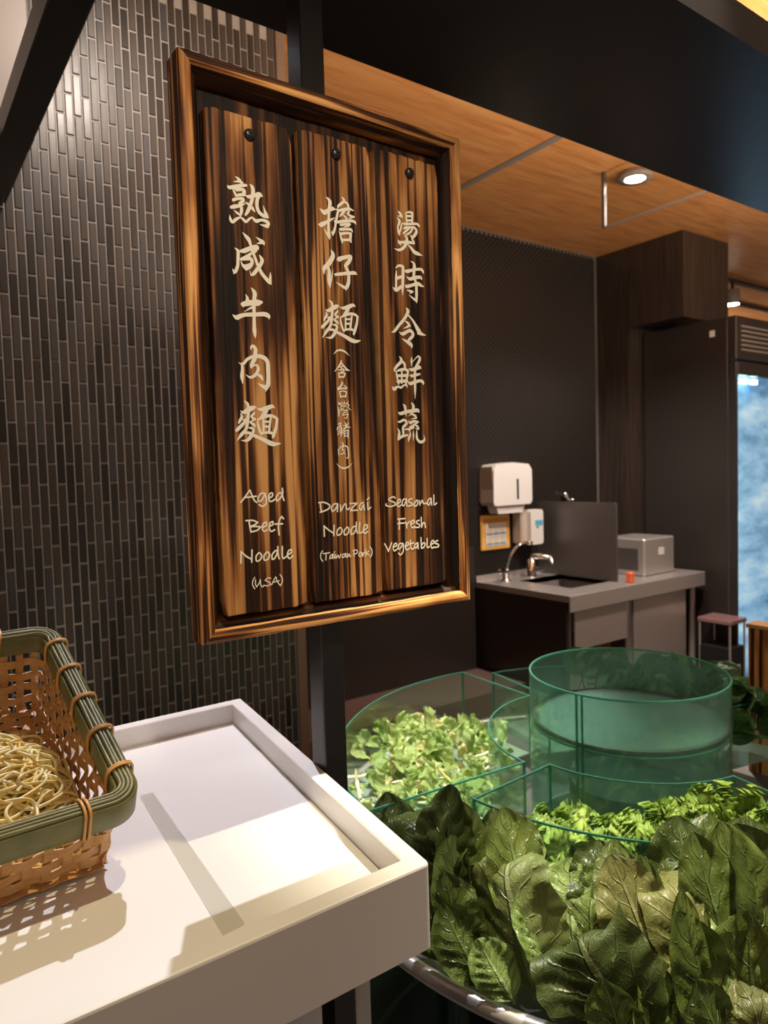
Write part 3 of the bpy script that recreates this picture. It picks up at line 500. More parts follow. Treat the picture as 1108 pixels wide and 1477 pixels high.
# counter body carrying the tray
cb = thing('counter_cabinet', (0, .8, -1.45), 'dark counter cabinet under the white tray, behind the black post foot', 'counter')
bx('body', M['blackgap'], cb, -.45, .28, .58, 1.05, -1.44, TZ-.080)
bx('kick_plate', M['darksteel'], cb, -.45, .27, .575, .580, -1.45, -1.35)
# ================================================================= BASKET
BM = Matrix.Translation(V(.1690, .7240, -.3855))
yaw, tau = .0508, .367
e1 = Vector((math.cos(yaw), math.sin(yaw), 0)); d2 = Vector((-math.sin(yaw), math.cos(yaw), 0))
e2 = d2*math.cos(tau)+Vector((0,0,math.sin(tau))); nz = -d2*math.sin(tau)+Vector((0,0,math.cos(tau)))
bk = bpy.data.objects.new('bamboo_basket', None); COL.objects.link(bk)
bk.matrix_world = Matrix(((e1.x,e2.x,nz.x,.1690),(e1.y,e2.y,nz.y,.7240),(e1.z,e2.z,nz.z,-.3850+CH),(0,0,0,1)))
tag(bk, 'rectangular woven bamboo basket with green rim holding yellow noodles', 'basket')
BW, BL, BH, FL = .34, .2975, .0996, .0187
def rrect(x0, x1, y0, y1, r, step=.006):
    P = []
    def arc(cx, cy, a0):
        for k in range(9): a = a0+k/8*math.pi/2; P.append((cx+r*math.cos(a), cy+r*math.sin(a)))
    def line(a, b):
        L_ = math.dist(a, b); n_ = max(2, int(L_/step))
        for k in range(1, n_): P.append((a[0]+(b[0]-a[0])*k/n_, a[1]+(b[1]-a[1])*k/n_))
    arc(x1-r, y1-r, 0); line((x1-r, y1), (x0+r, y1)); arc(x0+r, y1-r, math.pi/2); line((x0, y1-r), (x0, y0+r))
    arc(x0+r, y0+r, math.pi); line((x0+r, y0), (x1-r, y0)); arc(x1-r, y0+r, 1.5*math.pi); line((x1, y0+r), (x1, y1-r))
    return np.array(P)
def loopat(o, r=.03, step=.006): return rrect(-BW-o, o, -o, BL+o, r+o, step)
def sweep(mb, o, prof, r=.012, wob=0):
    """closed sweep round the basket; prof = list of (outset, height)"""
    n0 = None; A = []
    for (do, z) in prof: A.append(loopat(o+do, r))
    n0 = min(len(a) for a in A)
    base = loopat(o, r); n_ = len(base)
    d = np.roll(base,-1,0)-np.roll(base,1,0); d /= np.linalg.norm(d, axis=1)[:,None]; nr = np.stack([d[:,1], -d[:,0]], 1)
    G = np.zeros((n_, len(prof)+1, 3))
    for j, (do, z) in enumerate(prof+[prof[0]]):
        ww = np.array([math.sin(i*.21+o*900)*wob for i in range(n_)])
        G[:, j, :2] = base+nr*(do+ww[:,None]*.5); G[:, j, 2] = z+ww
    return mb.grid(G, True)
def rprof(w_, z0, z1, c=.0012): return [(-w_/2, z0+c), (-w_/2+c, z0), (w_/2-c, z0), (w_/2, z0+c), (w_/2, z1-c), (w_/2-c*.7, z1-c*.3), (0, z1), (-w_/2+c*.7, z1-c*.3), (-w_/2, z1-c)]
def bamboo(name, c1, c2, seed):
    m = mat(name, c1, .42); v = coords(m, (1,1,1), loc=(seed,0,0)); a = noise(m, coords(m, (14,14,220)), 4, 3, .6); b = noise(m, v, 22, 3, .6)
    f = math_(m, 'ADD', math_(m, 'MULTIPLY', a, .5), math_(m, 'MULTIPLY', b, .5)); r = ramp(m, [(.35, c1), (.65, c2)]); LK(m, f, r.inputs[0]); LK(m, r.outputs[0], BS(m).inputs['Base Color'])
    bump(m, a, .25, .0006); return m
M['green'] = bamboo('green_bamboo', (.11,.115,.036), (.20,.19,.075), 1); M['green2'] = bamboo('green_bamboo_strip', (.13,.13,.045), (.26,.24,.11), 5)
M['tan'] = bamboo('tan_bamboo_weave', (.50,.24,.075), (.72,.42,.17), 3); M['rattan'] = mat('rattan_cane', (.66,.34,.11), .35)
T_ = M['tan']; 
RO = FL-.0015
sweep(m1 := MB(), RO, rprof(.003, BH-.028, BH-.0015), wob=.0003); rb = m1.build('rim_board', M['green'], bk, sharp=50)
sweep(m1 := MB(), RO-.0185, rprof(.003, BH-.026, BH-.003), wob=.0003); m1.build('rim_board', M['green'], bk, sharp=50)
for k in range(4):
    sweep(m1 := MB(), RO-.0036-k*.0037, rprof(.0033, BH-.012-.001*k, BH+.0010+(.0006 if k in (1,2) else 0), .0012), wob=.0005); m1.build('rim_strip', M['green2'], bk, smooth=True)
def binding(x, y, ax, dbl=False):
    for o in ((-.0022, .0022) if dbl else (-.0012, .0014)):
        pts = []
        prof = [(.0020,-.030),(.0034,-.026),(.0034,-.004),(.0022,.0012),(-.004,.0034),(-.012,.0036),(-.0185,.0012),(-.0225,-.002),(-.0228,-.020),(-.0200,-.029),(-.008,-.031)]
        for i, (a, b) in enumerate(prof):
            sk = o+(.0025 if not dbl else .001)*math.sin(i*.5)
            p = (FL+a-.0008, y+sk, BH+b) if ax == 0 else ((x+sk, -FL-a+.0008, BH+b) if ax == 1 else (x+sk, BL+FL+a-.0008, BH+b))
            pts.append(p)
        q = np.array(pts); q = np.vstack([q, q[:1]]); out = []
        for i in range(len(pts)):
            for t in (0, .33, .66): out.append(q[i]*(1-t)+q[i+1]*t)
        # smooth
        out = np.array(out); 
        for _ in range(2): out = (np.roll(out,1,0)+out*2+np.roll(out,-1,0))/4
        MB().tube(out, .0014, 7, closed=True).build('rim_binding', M['rattan'], bk, smooth=True)
for y in (.028, .090, .150, .210, .268): binding(0, y, 0)
for x in (-.036,): binding(x, 0, 1, True)
for x in (-.15, -.25): binding(x, 0, 1, True)
for x in (-.05, -.13, -.23): binding(x, 0, 2)
# woven sides: level rings and upright staves
def ribbon(mb, P, W, th, wdir):
    """flat strap through points P with width vectors W and thickness dir wdir"""
    P = np.array(P); n_ = len(P); A = np.zeros((n_, 5, 3))
    for i in range(n_):
        w_ = np.array(W[i]); t = np.array(wdir[i])*th/2
        A[i] = [P[i]-w_-t, P[i]+w_-t, P[i]+w_+t, P[i]-w_+t, P[i]-w_-t]
    mb.grid(A)
nst = 0
pitch = .0175
def side_pt(t, h, inout):
    """t along the perimeter loop fraction index, h height"""
    pass
for lv in range(5):
    h = .010+lv*.0165; o = FL*.92*(h/BH)-.010; base = loopat(o, .014, .004); n_ = len(base)
    d = np.roll(base,-1,0)-np.roll(base,1,0); d /= np.linalg.norm(d, axis=1)[:,None]; nr = np.stack([d[:,1], -d[:,0]], 1)
    seg = np.linalg.norm(np.roll(base,-1,0)-base, axis=1); s_l = np.concatenate([[0], np.cumsum(seg)[:-1]]); tot = seg.sum(); k2 = 2*round(tot/pitch/2)+1
    ph = s_l/tot*k2*math.pi+lv*math.pi
    P = np.zeros((n_+1, 3)); P[:n_,:2] = base+nr*(np.sin(ph)*.0019)[:,None]; P[:n_,2] = h+np.sin(s_l*9+lv*2)*.0016; P[n_] = P[0]
    Wd = np.tile((0,0,.0052), (n_+1,1)); Nd = np.zeros((n_+1,3)); Nd[:n_,:2] = nr; Nd[n_] = Nd[0]
    ribbon(m1 := MB(), P, Wd, .0011, Nd); m1.build('weaver', M['tan'], bk, sharp=40)
for side in range(4):
    L_ = BL if side in (0,2) else BW
    for k in range(int(L_/pitch)):
        u = (k+.5)*pitch; P = []; Wd = []; Nd = []
        for i in range(15):
            h = -.001+i/14*(BH-.012); o = FL*.92*(h/BH)-.010; ph = (h-.010)/.0165*math.pi+k*math.pi
            dn = o-math.sin(ph+math.pi/2)*.0019*(1 if i > 1 else 0)
            if side == 0: P.append((dn, u, h)); Wd.append((0,.0042,0)); Nd.append((1,0,0))
            if side == 1: P.append((-u, -dn, h)); Wd.append((.0042,0,0)); Nd.append((0,-1,0))
            if side == 2: P.append((-BW-dn, u, h)); Wd.append((0,.0042,0)); Nd.append((-1,0,0))
            if side == 3: P.append((-u, BL+dn, h)); Wd.append((.0042,0,0)); Nd.append((0,1,0))
        ribbon(m1 := MB(), P, Wd, .0010, Nd); m1.build('stave', M['tan'], bk, sharp=40)
for k in range(int(BL/pitch)):
    y = (k+.5)*pitch; xs = np.linspace(-BW+.008, -.008, 60); P = [(x, y, .002+math.sin(-x/pitch*math.pi+k*math.pi)*.0011) for x in xs]
    ribbon(m1 := MB(), P, [(0,.006,0)]*60, .0009, [(0,0,1)]*60); m1.build('base_strip', M['tan'], bk)
for k in range(int(BW/pitch)):
    x = -(k+.5)*pitch; ys = np.linspace(.008, BL-.008, 54); P = [(x, y, .002-math.sin(y/pitch*math.pi+k*math.pi)*.0011) for y in ys]
    ribbon(m1 := MB(), P, [(.006,0,0)]*54, .0009, [(0,0,1)]*54); m1.build('base_strip', M['tan'], bk)
# small riser that props the far side of the basket
rs = MB(); rs.prism([(-.02,.90),(.12,.90),(.12,.965),(-.02,.965)], TZ-.030, TZ-.030+.062)
tag(rs.build('basket_riser', M['solid']), 'white block propping up the far end of the noodle basket', 'riser')
# noodles
def noodle_height(x, y):   # basket coordinates
    a = (x+.150)/.148; b = (y-.110)/.125; r2 = a*a+b*b
    return .006+.074*np.clip(1-r2, 0, 1)**.55
mb = MB(); rn = np.random.default_rng(5)
for s in range(360):
    while True:
        cx = rn.uniform(-.285, -.008); cy = rn.uniform(.012, .235)
        if ((cx+.150)/.148)**2+((cy-.110)/.125)**2 < .93: break
    n_ = 54; t = np.linspace(0, 1, n_); a1, a2, a3 = rn.uniform(0, 6.28, 3); R1 = rn.uniform(.010, .034); turns = rn.uniform(.6, 2.0)
    x = cx+R1*np.cos(a1+turns*6.28*t)+rn.uniform(-.03,.03)*(t-.5)+.004*np.sin(a2+17*t); y = cy+R1*rn.uniform(.5,1)*np.sin(a1+turns*6.28*t+.5)+rn.uniform(-.03,.03)*(t-.5)+.004*np.sin(a3+14*t)
    x = np.clip(x, -.325, -.0135); y = np.clip(y, .0135, .28)
    top = noodle_height(x, y); lay = rn.uniform(.45, 1.0); z = np.maximum(.005, top*lay+.0035*np.sin(a2+9*t*turns)+.002*np.sin(a1+23*t))
    mb.tube(np.stack([x,y,z],1), .0018, 6)
m = mat('yellow_egg_noodle', (.86,.66,.26), .36, Subsurface_Weight=.0); v = noise(m, coords(m), 60, 2); r = ramp(m, [(.35,(.92,.68,.20)),(.62,(.99,.88,.45))]); LK(m, v, r.inputs[0]); LK(m, r.outputs[0], BS(m).inputs['Base Color'])
nd = mb.build('egg_noodles', m, None, smooth=True, lift=False); nd.matrix_world = bk.matrix_world.copy()
tag(nd, 'heap of fresh pale yellow egg noodles in the bamboo basket', 'noodles', kind='stuff')
# ================================================================= SALAD BAR
CX, CY = 1.26, .914
def P2(ang, r): a = math.radians(ang); return (CX+r*math.cos(a), CY+r*math.sin(a))
def arcwall(mb, a0, a1, r, z0, z1, th=.003, n=60, rf=None):
    A = np.zeros((n+1, 5, 3))
    for i in range(n+1):
        a = a0+(a1-a0)*i/n; rr = rf(a) if rf else r
        for j, (dr, z) in enumerate(((-th/2,z0),(th/2,z0),(th/2,z1),(-th/2,z1),(-th/2,z0))): A[i,j] = (*P2(a, rr+dr), z)
    full = abs(a1-a0) >= 359.9
    mb.grid(A)
    if not full: mb.add([A[0,k] for k in range(4)], [(0,1,2,3)]); mb.add([A[-1,k] for k in range(4)], [(3,2,1,0)])
    return mb
def flatwall(mb, p, q, z0, z1, th=.003):
    p, q = np.array(p), np.array(q); d = (q-p)/np.linalg.norm(q-p); n_ = np.array([-d[1], d[0]])*th/2
    return mb.prism([tuple(p-n_), tuple(q-n_), tuple(q+n_), tuple(p+n_)], z0, z1)
sb = thing('salad_bar', (CX, CY, -1.45), 'round salad bar base with curved steel rail and dark green glass skirt', 'salad bar')
put(MB().lathe([(.0001,-.775),(.632,-.775),(.640,-.770),(.640,-.760)], (CX,CY,0), 96), 'basin_floor', M['darksteel'], sb, smooth=True)
# steel rail: four lengths with butt joints
for k in range(6):
    a0 = -178+k*60; P = [(*P2(a0+.15+i*(59.7)/30, .640), -.752) for i in range(31)]
    A = []
    put(MB().tube(P, .0125, 12), 'rail', M['steel'], sb, smooth=True)
put(arcwall(MB(), 0, 360, .618, -1.40, -.775, .004, 96), 'glass_skirt', M['glassbowl'], sb)
put(MB().lathe([(.0001,-1.40),(.60,-1.40),(.60,-1.44),(.0001,-1.44)], (CX,CY,0), 64), 'plinth', M['blackgap'], sb)
put(MB().lathe([(.42,-1.40),(.42,-.80),(.44,-.78)], (CX,CY,0), 64), 'inner_drum', mat('dark_teal_drum', (.02,.035,.032), .4), sb, smooth=True)
for a in (-168, -151, -120, 140, 100): put(MB().tube([(*P2(a, .606), -1.40), (*P2(a, .606), -.765)], .004, 8), 'skirt_post', M['steel'], sb, smooth=True)
M['bottom'] = acrylic('frosted_green_base', (.8,.9,.85), dens=.55, dc=(.50,.62,.50))
# compartment A : chopped lettuce
ZT = -.555
def compartment(name, label, a0, a1, ri, rf, zf, grp=None):
    t = thing(name, (*P2((a0+a1)/2, .4), zf), label, 'container', grp)
    def edged(fn, nm, z1=ZT):
        put(fn(zf, z1-.0035), nm, M['acrylic'], t); put(fn(z1-.0033, z1), 'polished_edge', M['edge2'] if name[0] == 'f' else M['edge'], t)
    edged(lambda z0, z1: arcwall(MB(), a0, a1, 0, z0, z1, .0032, 60, rf), 'outer_wall')
    edged(lambda z0, z1: arcwall(MB(), a0, a1, ri, z0, z1, .0032, 50), 'inner_wall')
    for a in (a0, a1): edged(lambda z0, z1, a=a: flatwall(MB(), P2(a, ri+.002), P2(a, rf(a)-.002), z0, z1, .0032), 'side_panel')
    poly = [P2(a0+(a1-a0)*i/40, rf(a0+(a1-a0)*i/40)-.003) for i in range(41)]+[P2(a1+(a0-a1)*i/30, ri+.003) for i in range(31)]
    put(MB().prism(poly, zf-.003, zf), 'bottom_panel', M['bottom'], t)
    for a in (a0, a1):
        for r_ in (ri, rf(a)): put(MB().box(*[v for pair in zip(np.array(P2(a, r_))-.0022, np.array(P2(a, r_))+.0022) for v in pair], zf, ZT+.0002), 'corner_seam', M['edge'], t)
    return t
rfA = lambda a: float(np.interp(a, [80,86,110,138,160,178,190], [.548,.552,.575,.600,.622,.635,.64]))
compartment('acrylic_container', 'clear green fan container full of chopped pale lettuce behind the post', 87, 176, .29, rfA, -.70)
compartment('front_container', 'clear green container holding frilly lettuce in front of the acrylic tube', -176, -101, .262, lambda a: .468, -.70)
compartment('rear_container', 'clear green container holding dark spinach behind the acrylic tube', -12, 80, .26, lambda a: .50, -.70)
# central tube
tu = thing('acrylic_tube', (CX, CY, -.77), 'tall round green acrylic tube with inner disc at the salad bar centre', 'display tube')
RT = .199
put(arcwall(MB(), 0, 360, RT, -.77, -.4335, .004, 96), 'tube_wall', M['acrylic_cyl'], tu, smooth=False)
put(arcwall(MB(), 0, 360, RT, -.4333, -.430, .004, 96), 'polished_edge', M['edge'], tu)
put(MB().prism([P2(i*3.75, RT-.004) for i in range(96)], -.533, -.528), 'inner_disc', M['acrylic_disc'], tu)
A = MB(); rn = np.random.default_rng(3)
arcwall(A, 0, 360, RT-.0045, -.5345, -.5265, .0035, 140); put(A, 'dark_sealant_ring', mat('dark_sealant', (.03,.025,.015), .5), tu)
arcwall(A := MB(), 0, 360, RT-.002, -.5390, -.5365, .006, 96); put(A, 'clear_joint_ring', M['edge'], tu)
for a in (-171.5, -168.2): put(MB().prism([P2(a, RT-.003), P2(a, RT+.0035), P2(a+.5, RT+.0035), P2(a+.5, RT-.003)], -.77, -.431), 'seam', M['edge'], tu)
put(MB().lathe([(.0001,-.769),(.12,-.769),(.12,-.66),(.0001,-.66)], (CX,CY,0), 48), 'dark_core', mat('dark_green_core', (.012,.03,.022), .5), tu)

# ================================================================= LEAVES
def leafmat(name, c0, c1, vein, sub=.0, nveins=7., rough=.42, vstr=.7):
    m = bpy.data.materials.new(name); m.use_nodes = True; nt = m.node_tree; b = BS(m)
    uv = N(m, 'ShaderNodeUVMap'); sp = N(m, 'ShaderNodeSeparateXYZ'); LK(m, uv.outputs[0], sp.inputs[0])
    wn = N(m, 'ShaderNodeTexNoise'); wn.inputs['Scale'].default_value = 3.2; wn.inputs['Detail'].default_value = 2; LK(m, uv.outputs[0], wn.inputs[0])
    u = math_(m, 'ABSOLUTE', math_(m, 'MULTIPLY', math_(m, 'SUBTRACT', sp.outputs[0], .5), 2)); v = sp.outputs[1]
    ph = math_(m, 'ADD', math_(m, 'SUBTRACT', math_(m, 'MULTIPLY', v, nveins), math_(m, 'MULTIPLY', u, 2.0)), math_(m, 'MULTIPLY', wn.outputs[0], 1.6))
    tri = math_(m, 'ABSOLUTE', math_(m, 'SUBTRACT', math_(m, 'FRACT', ph), .5))
    lat = math_(m, 'SUBTRACT', 1, math_(m, 'MULTIPLY', tri, 13)); lat = math_(m, 'MAXIMUM', lat, 0)
    lat = math_(m, 'MULTIPLY', lat, math_(m, 'SUBTRACT', 1.05, u))
    mid = math_(m, 'MAXIMUM', math_(m, 'SUBTRACT', 1, math_(m, 'DIVIDE', u, math_(m, 'ADD', .035, math_(m, 'MULTIPLY', math_(m, 'SUBTRACT', 1, v), .09)))), 0)
    vz = math_(m, 'MAXIMUM', lat, math_(m, 'MINIMUM', math_(m, 'MULTIPLY', mid, 2), 1))
    vo = N(m, 'ShaderNodeTexVoronoi', feature='DISTANCE_TO_EDGE'); vo.inputs['Scale'].default_value = 16; LK(m, uv.outputs[0], vo.inputs['Vector'])
    net = math_(m, 'MAXIMUM', math_(m, 'SUBTRACT', 1, math_(m, 'MULTIPLY', vo.outputs['Distance'], 14)), 0)
    oi = N(m, 'ShaderNodeObjectInfo'); cv = coords(m); n1 = noise(m, cv, 22, 4, .6)
    f = math_(m, 'ADD', math_(m, 'MULTIPLY', n1, .9), math_(m, 'MULTIPLY', oi.outputs['Random'], .35))
    r = ramp(m, [(.32, c0), (.80, c1)]); LK(m, f, r.inputs[0])
    mx = N(m, 'ShaderNodeMix', data_type='RGBA'); mx.inputs[7].default_value = (*vein, 1); LK(m, r.outputs[0], mx.inputs[6])
    LK(m, math_(m, 'MULTIPLY', math_(m, 'MINIMUM', math_(m, 'ADD', vz, math_(m, 'MULTIPLY', net, .05)), 1), vstr), mx.inputs[0])
    LK(m, mx.outputs[2], b.inputs['Base Color']); b.inputs['Roughness'].default_value = rough
    hgt = math_(m, 'ADD', math_(m, 'MULTIPLY', vz, 1.0), math_(m, 'ADD', math_(m, 'MULTIPLY', net, .12), math_(m, 'MULTIPLY', n1, .8)))
    bump(m, hgt, .9, .003)
    tl = N(m, 'ShaderNodeBsdfTranslucent'); LK(m, mx.outputs[2], tl.inputs[0]); ms = N(m, 'ShaderNodeMixShader'); ms.inputs[0].default_value = .22+sub
    out = nt.nodes['Material Output']; LK(m, b.outputs[0], ms.inputs[1]); LK(m, tl.outputs[0], ms.inputs[2]); LK(m, ms.outputs[0], out.inputs[0])
    return m
LM = dict(d=leafmat('dark_green_leaf', (.026,.046,.008), (.098,.135,.026), (.13,.19,.06), rough=.33),
          m=leafmat('mid_green_leaf', (.056,.090,.013), (.155,.200,.042), (.18,.25,.085), rough=.35),
          l=leafmat('light_green_leaf', (.095,.160,.028), (.22,.31,.085), (.30,.40,.17), rough=.37),
          o=leafmat('olive_leaf_underside', (.070,.085,.020), (.17,.175,.050), (.27,.27,.11), nveins=6),
          v=leafmat('veined_green_leaf', (.072,.104,.024), (.175,.215,.068), (.30,.35,.17), nveins=7, vstr=.85),
          v2=leafmat('dark_folded_leaf', (.028,.050,.010), (.100,.122,.032), (.17,.20,.075), nveins=6),
          s=leafmat('spinach_leaf', (.030,.085,.020), (.085,.18,.048), (.12,.22,.08), rough=.35),
          f=leafmat('frilly_lettuce_leaf', (.12,.25,.025), (.36,.52,.09), (.48,.60,.20), sub=.10, rough=.5),
          c=leafmat('chopped_lettuce_green', (.22,.42,.07), (.56,.70,.26), (.70,.80,.45), sub=.2, rough=.4),
          w=leafmat('lettuce_rib_white', (.62,.68,.42), (.88,.88,.72), (.92,.92,.80), sub=.15, rough=.35),
          y=leafmat('lettuce_heart_yellow', (.70,.66,.22), (.90,.85,.45), (.92,.90,.60), sub=.15, rough=.4))
def leaf_geo(L_, W_, bend=.2, cup=.15, ruff=.1, freq=7, quilt=.0016, seed=0, shape='rom', nu=17, nv=34, fold=0, stem=.18):
    rn = np.random.default_rng(seed); v = np.linspace(0, 1, nv); u = np.linspace(-1, 1, nu)
    if shape == 'rom': w_ = np.clip((v-stem*.55)/(1-stem*.55), 0, 1); w_ = np.sin(np.pi*w_**.82*.93)**.62*np.sqrt(np.clip(1-(np.clip(w_-.80,0,1)/.2)**2, .02, 1))
    elif shape == 'round': w_ = np.clip((v-.34)/.66, 0, 1); w_ = np.sqrt(np.clip(1-(2*w_-1)**2, 0, 1))*.95
    else: w_ = np.clip(v*1.02, 0, 1); w_ = .25+.75*smoothstep(w_*1.5); w_ = w_*(1-.25*np.clip(v-.85,0,1)/.15)
    w_ = np.maximum(w_, .045 if shape != 'fan' else .1)
    ph = rn.uniform(0, 6.28, 8)
    U, Vv = np.meshgrid(u, v, indexing='ij'); Wd = w_[None,:]
    edge = 1+.018*np.sin(Vv*31+ph[0]+np.sign(U)*2)+.010*np.sin(Vv*57+ph[1])
    x = U*Wd*W_/2*edge; y = Vv*L_; z = np.zeros_like(x)
    z += cup*W_*(U**2)*Wd*(.6+.4*np.sin(Vv*5+ph[2]))
    e = np.abs(U)**2.2
    z += ruff*W_*e*Wd*(np.sin(Vv*freq*2+ph[3]+U*1.5)+.55*np.sin(Vv*freq*4.7+ph[4]-U)+.3*np.sin(Vv*freq*9+ph[5]))*.5
    if shape == 'fan':
        tip = smoothstep((Vv-.55)/.45); z += ruff*W_*tip*(np.sin(U*freq*2+ph[6])+.6*np.sin(U*freq*4.3+ph[7])+.35*np.sin(U*freq*8+ph[0]))*.55; y += tip*.08*L_*np.sin(U*freq*3+ph[1])
    q = (Vv*7-np.abs(U)*2.0+ph[5]); z -= quilt*np.abs(np.sin(q*np.pi))*Wd*np.exp(-((np.abs(U)-.5)/.35)**2)*1.6
    z += .003*np.sin(U*3+Vv*6+ph[6])*Wd+.0022*np.sin(U*7-Vv*11+ph[7])*Wd
    z -= .0022*np.exp(-(U/.09)**2)*(1-.5*Vv)
    # bend along the length
    ang = bend*2*Vv**1.5+fold*smoothstep((Vv-.62)/.22); dv = L_/(nv-1)
    cy = np.cumsum(np.cos(ang), 1)*dv; cz = np.cumsum(np.sin(ang), 1)*dv
    if shape == 'fan': cy = cy+(y-Vv*L_)
    Y = cy-np.sin(ang)*z; Z = cz+np.cos(ang)*z
    return np.stack([x, Y, Z], -1), U, Vv
def leaf_mesh(name, m, **kw):
    A, U, Vv = leaf_geo(**kw); mb = MB().grid(A); me = mb.mesh(name, m, True)
    uvl = me.uv_layers.new(name='UVMap'); li = np.zeros(len(me.loops), int); me.loops.foreach_get('vertex_index', li)
    uvs = np.stack([(U.reshape(-1)+1)/2, Vv.reshape(-1)], 1)[li]; uvl.data.foreach_set('uv', uvs.reshape(-1).astype(np.float32)); return me
def place(name, me, base, tip, out, roll=0):
    b = Vector(base); t = Vector(tip)-b; ly = t.normalized(); o_ = Vector(out); lz = (o_-ly*o_.dot(ly)).normalized()
    lx = ly.cross(lz); Mx = Matrix((lx, ly, lz)).transposed().to_4x4(); Mx = Matrix.Translation(V(*b)) @ Mx @ Matrix.Rotation(roll, 4, 'Y')
    o = bpy.data.objects.new(name, me); COL.objects.link(o); o.matrix_world = Mx; return o
LV = [
(0.652,0.867,-0.720, 0.661,0.946,-0.538, 0.100,'d',0.020),
(0.656,0.828,-0.690, 0.671,0.882,-0.509, 0.110,'d',0.030),
(0.662,0.794,-0.675, 0.695,0.842,-0.499, 0.110,'d',0.020),
(0.675,0.781,-0.684, 0.710,0.808,-0.519, 0.090,'m',0.030),
(0.647,0.818,-0.703, 0.641,0.882,-0.565, 0.070,'l',0.030),
(0.662,0.795,-0.707, 0.666,0.829,-0.546, 0.100,'m',0.030),
(0.666,0.776,-0.710, 0.682,0.797,-0.559, 0.090,'l',0.020),
(0.724,0.752,-0.678, 0.769,0.818,-0.544, 0.060,'m',0.030),
(0.732,0.727,-0.668, 0.778,0.782,-0.537, 0.100,'m',0.040),
(0.754,0.673,-0.681, 0.796,0.727,-0.558, 0.090,'m',0.030),
(0.760,0.640,-0.686, 0.803,0.687,-0.581, 0.120,'l',0.030),
(0.792,0.606,-0.680, 0.838,0.664,-0.556, 0.100,'d',0.030),
(0.818,0.570,-0.691, 0.860,0.631,-0.550, 0.100,'m',0.030),
(0.838,0.546,-0.667, 0.891,0.607,-0.529, 0.120,'d',0.030),
(0.865,0.517,-0.682, 0.920,0.575,-0.515, 0.120,'d',0.020),
(0.888,0.495,-0.679, 0.956,0.543,-0.509, 0.130,'d',0.030),
(0.915,0.473,-0.678, 0.991,0.516,-0.515, 0.130,'d',0.020),
(0.941,0.453,-0.679, 1.016,0.489,-0.497, 0.130,'m',0.020),
(0.642,0.789,-0.739, 0.626,0.828,-0.592, 0.100,'d',0.020),
(0.654,0.741,-0.737, 0.643,0.785,-0.599, 0.100,'d',0.020),
(0.735,0.645,-0.717, 0.762,0.705,-0.600, 0.100,'l',0.030),
(0.756,0.608,-0.715, 0.794,0.642,-0.583, 0.100,'m',0.020),
(0.716,0.685,-0.681, 0.730,0.734,-0.507, 0.090,'m',0.035),
(0.801,0.512,-0.697, 0.787,0.595,-0.540, 0.105,'o',0.030),
(0.810,0.517,-0.695, 0.821,0.575,-0.542, 0.050,'d',0.020),
(0.852,0.460,-0.717, 0.827,0.544,-0.515, 0.115,'o',0.030),
(0.867,0.461,-0.687, 0.867,0.522,-0.507, 0.080,'d',0.030),
(0.893,0.439,-0.714, 0.888,0.495,-0.493, 0.110,'m',0.030),
(0.922,0.418,-0.724, 0.923,0.467,-0.493, 0.130,'d',0.030),
(0.693,0.651,-0.731, 0.687,0.736,-0.518, 0.145,'v',0.030),
(0.669,0.667,-0.730, 0.650,0.720,-0.662, 0.070,'l',0.010),
(0.653,0.711,-0.729, 0.627,0.767,-0.626, 0.080,'d',0.010),
(0.740,0.558,-0.781, 0.720,0.590,-0.645, 0.100,'d',0.020),
(0.784,0.517,-0.775, 0.757,0.552,-0.598, 0.100,'d',0.020),
(0.842,0.457,-0.782, 0.807,0.491,-0.586, 0.090,'d',0.030),
(0.873,0.429,-0.780, 0.845,0.453,-0.582, 0.110,'m',0.030),
(0.789,0.496,-0.782, 0.763,0.511,-0.624, 0.080,'m',0.030),
(0.742,0.513,-0.741, 0.681,0.607,-0.575, 0.165,'v2',0.045),
(0.735,0.514,-0.784, 0.700,0.547,-0.652, 0.080,'m',0.020),
(0.804,0.436,-0.766, 0.774,0.453,-0.630, 0.080,'d',0.020),
(0.815,0.482,-0.731, 0.816,0.511,-0.563, 0.045,'m',0.020),
(0.860,0.440,-0.726, 0.857,0.483,-0.556, 0.050,'l',0.030),
(0.708,0.633,-0.697, 0.707,0.680,-0.594, 0.060,'l',0.030),
(0.639,0.761,-0.721, 0.621,0.825,-0.642, 0.060,'l',0.020),
(0.766,0.477,-0.791, 0.732,0.510,-0.667, 0.060,'l',0.020),
(0.840,0.405,-0.780, 0.827,0.423,-0.628, 0.080,'o',0.020)
]
GLAB = {29: 'large upright leaf with raised pale veins beside the right corner of the white tray',
        37: 'biggest dark leaf with folded over top at the front steel rail',
        23: 'narrow olive coloured leaf with blistered tip in the middle of the leafy greens',
        25: 'long creased olive leaf standing right of the narrow olive leaf',
        27: 'broad green leaf near the right edge of the picture among the leafy greens',
        28: 'tall dark leaf at the far right edge of the leafy greens',
        22: 'curled leaf tip rising just behind the large pale veined leaf',
        30: 'small yellowish green leaf hanging low over the steel rail',
        0: 'leftmost dark leaf touching the chopped lettuce container'}
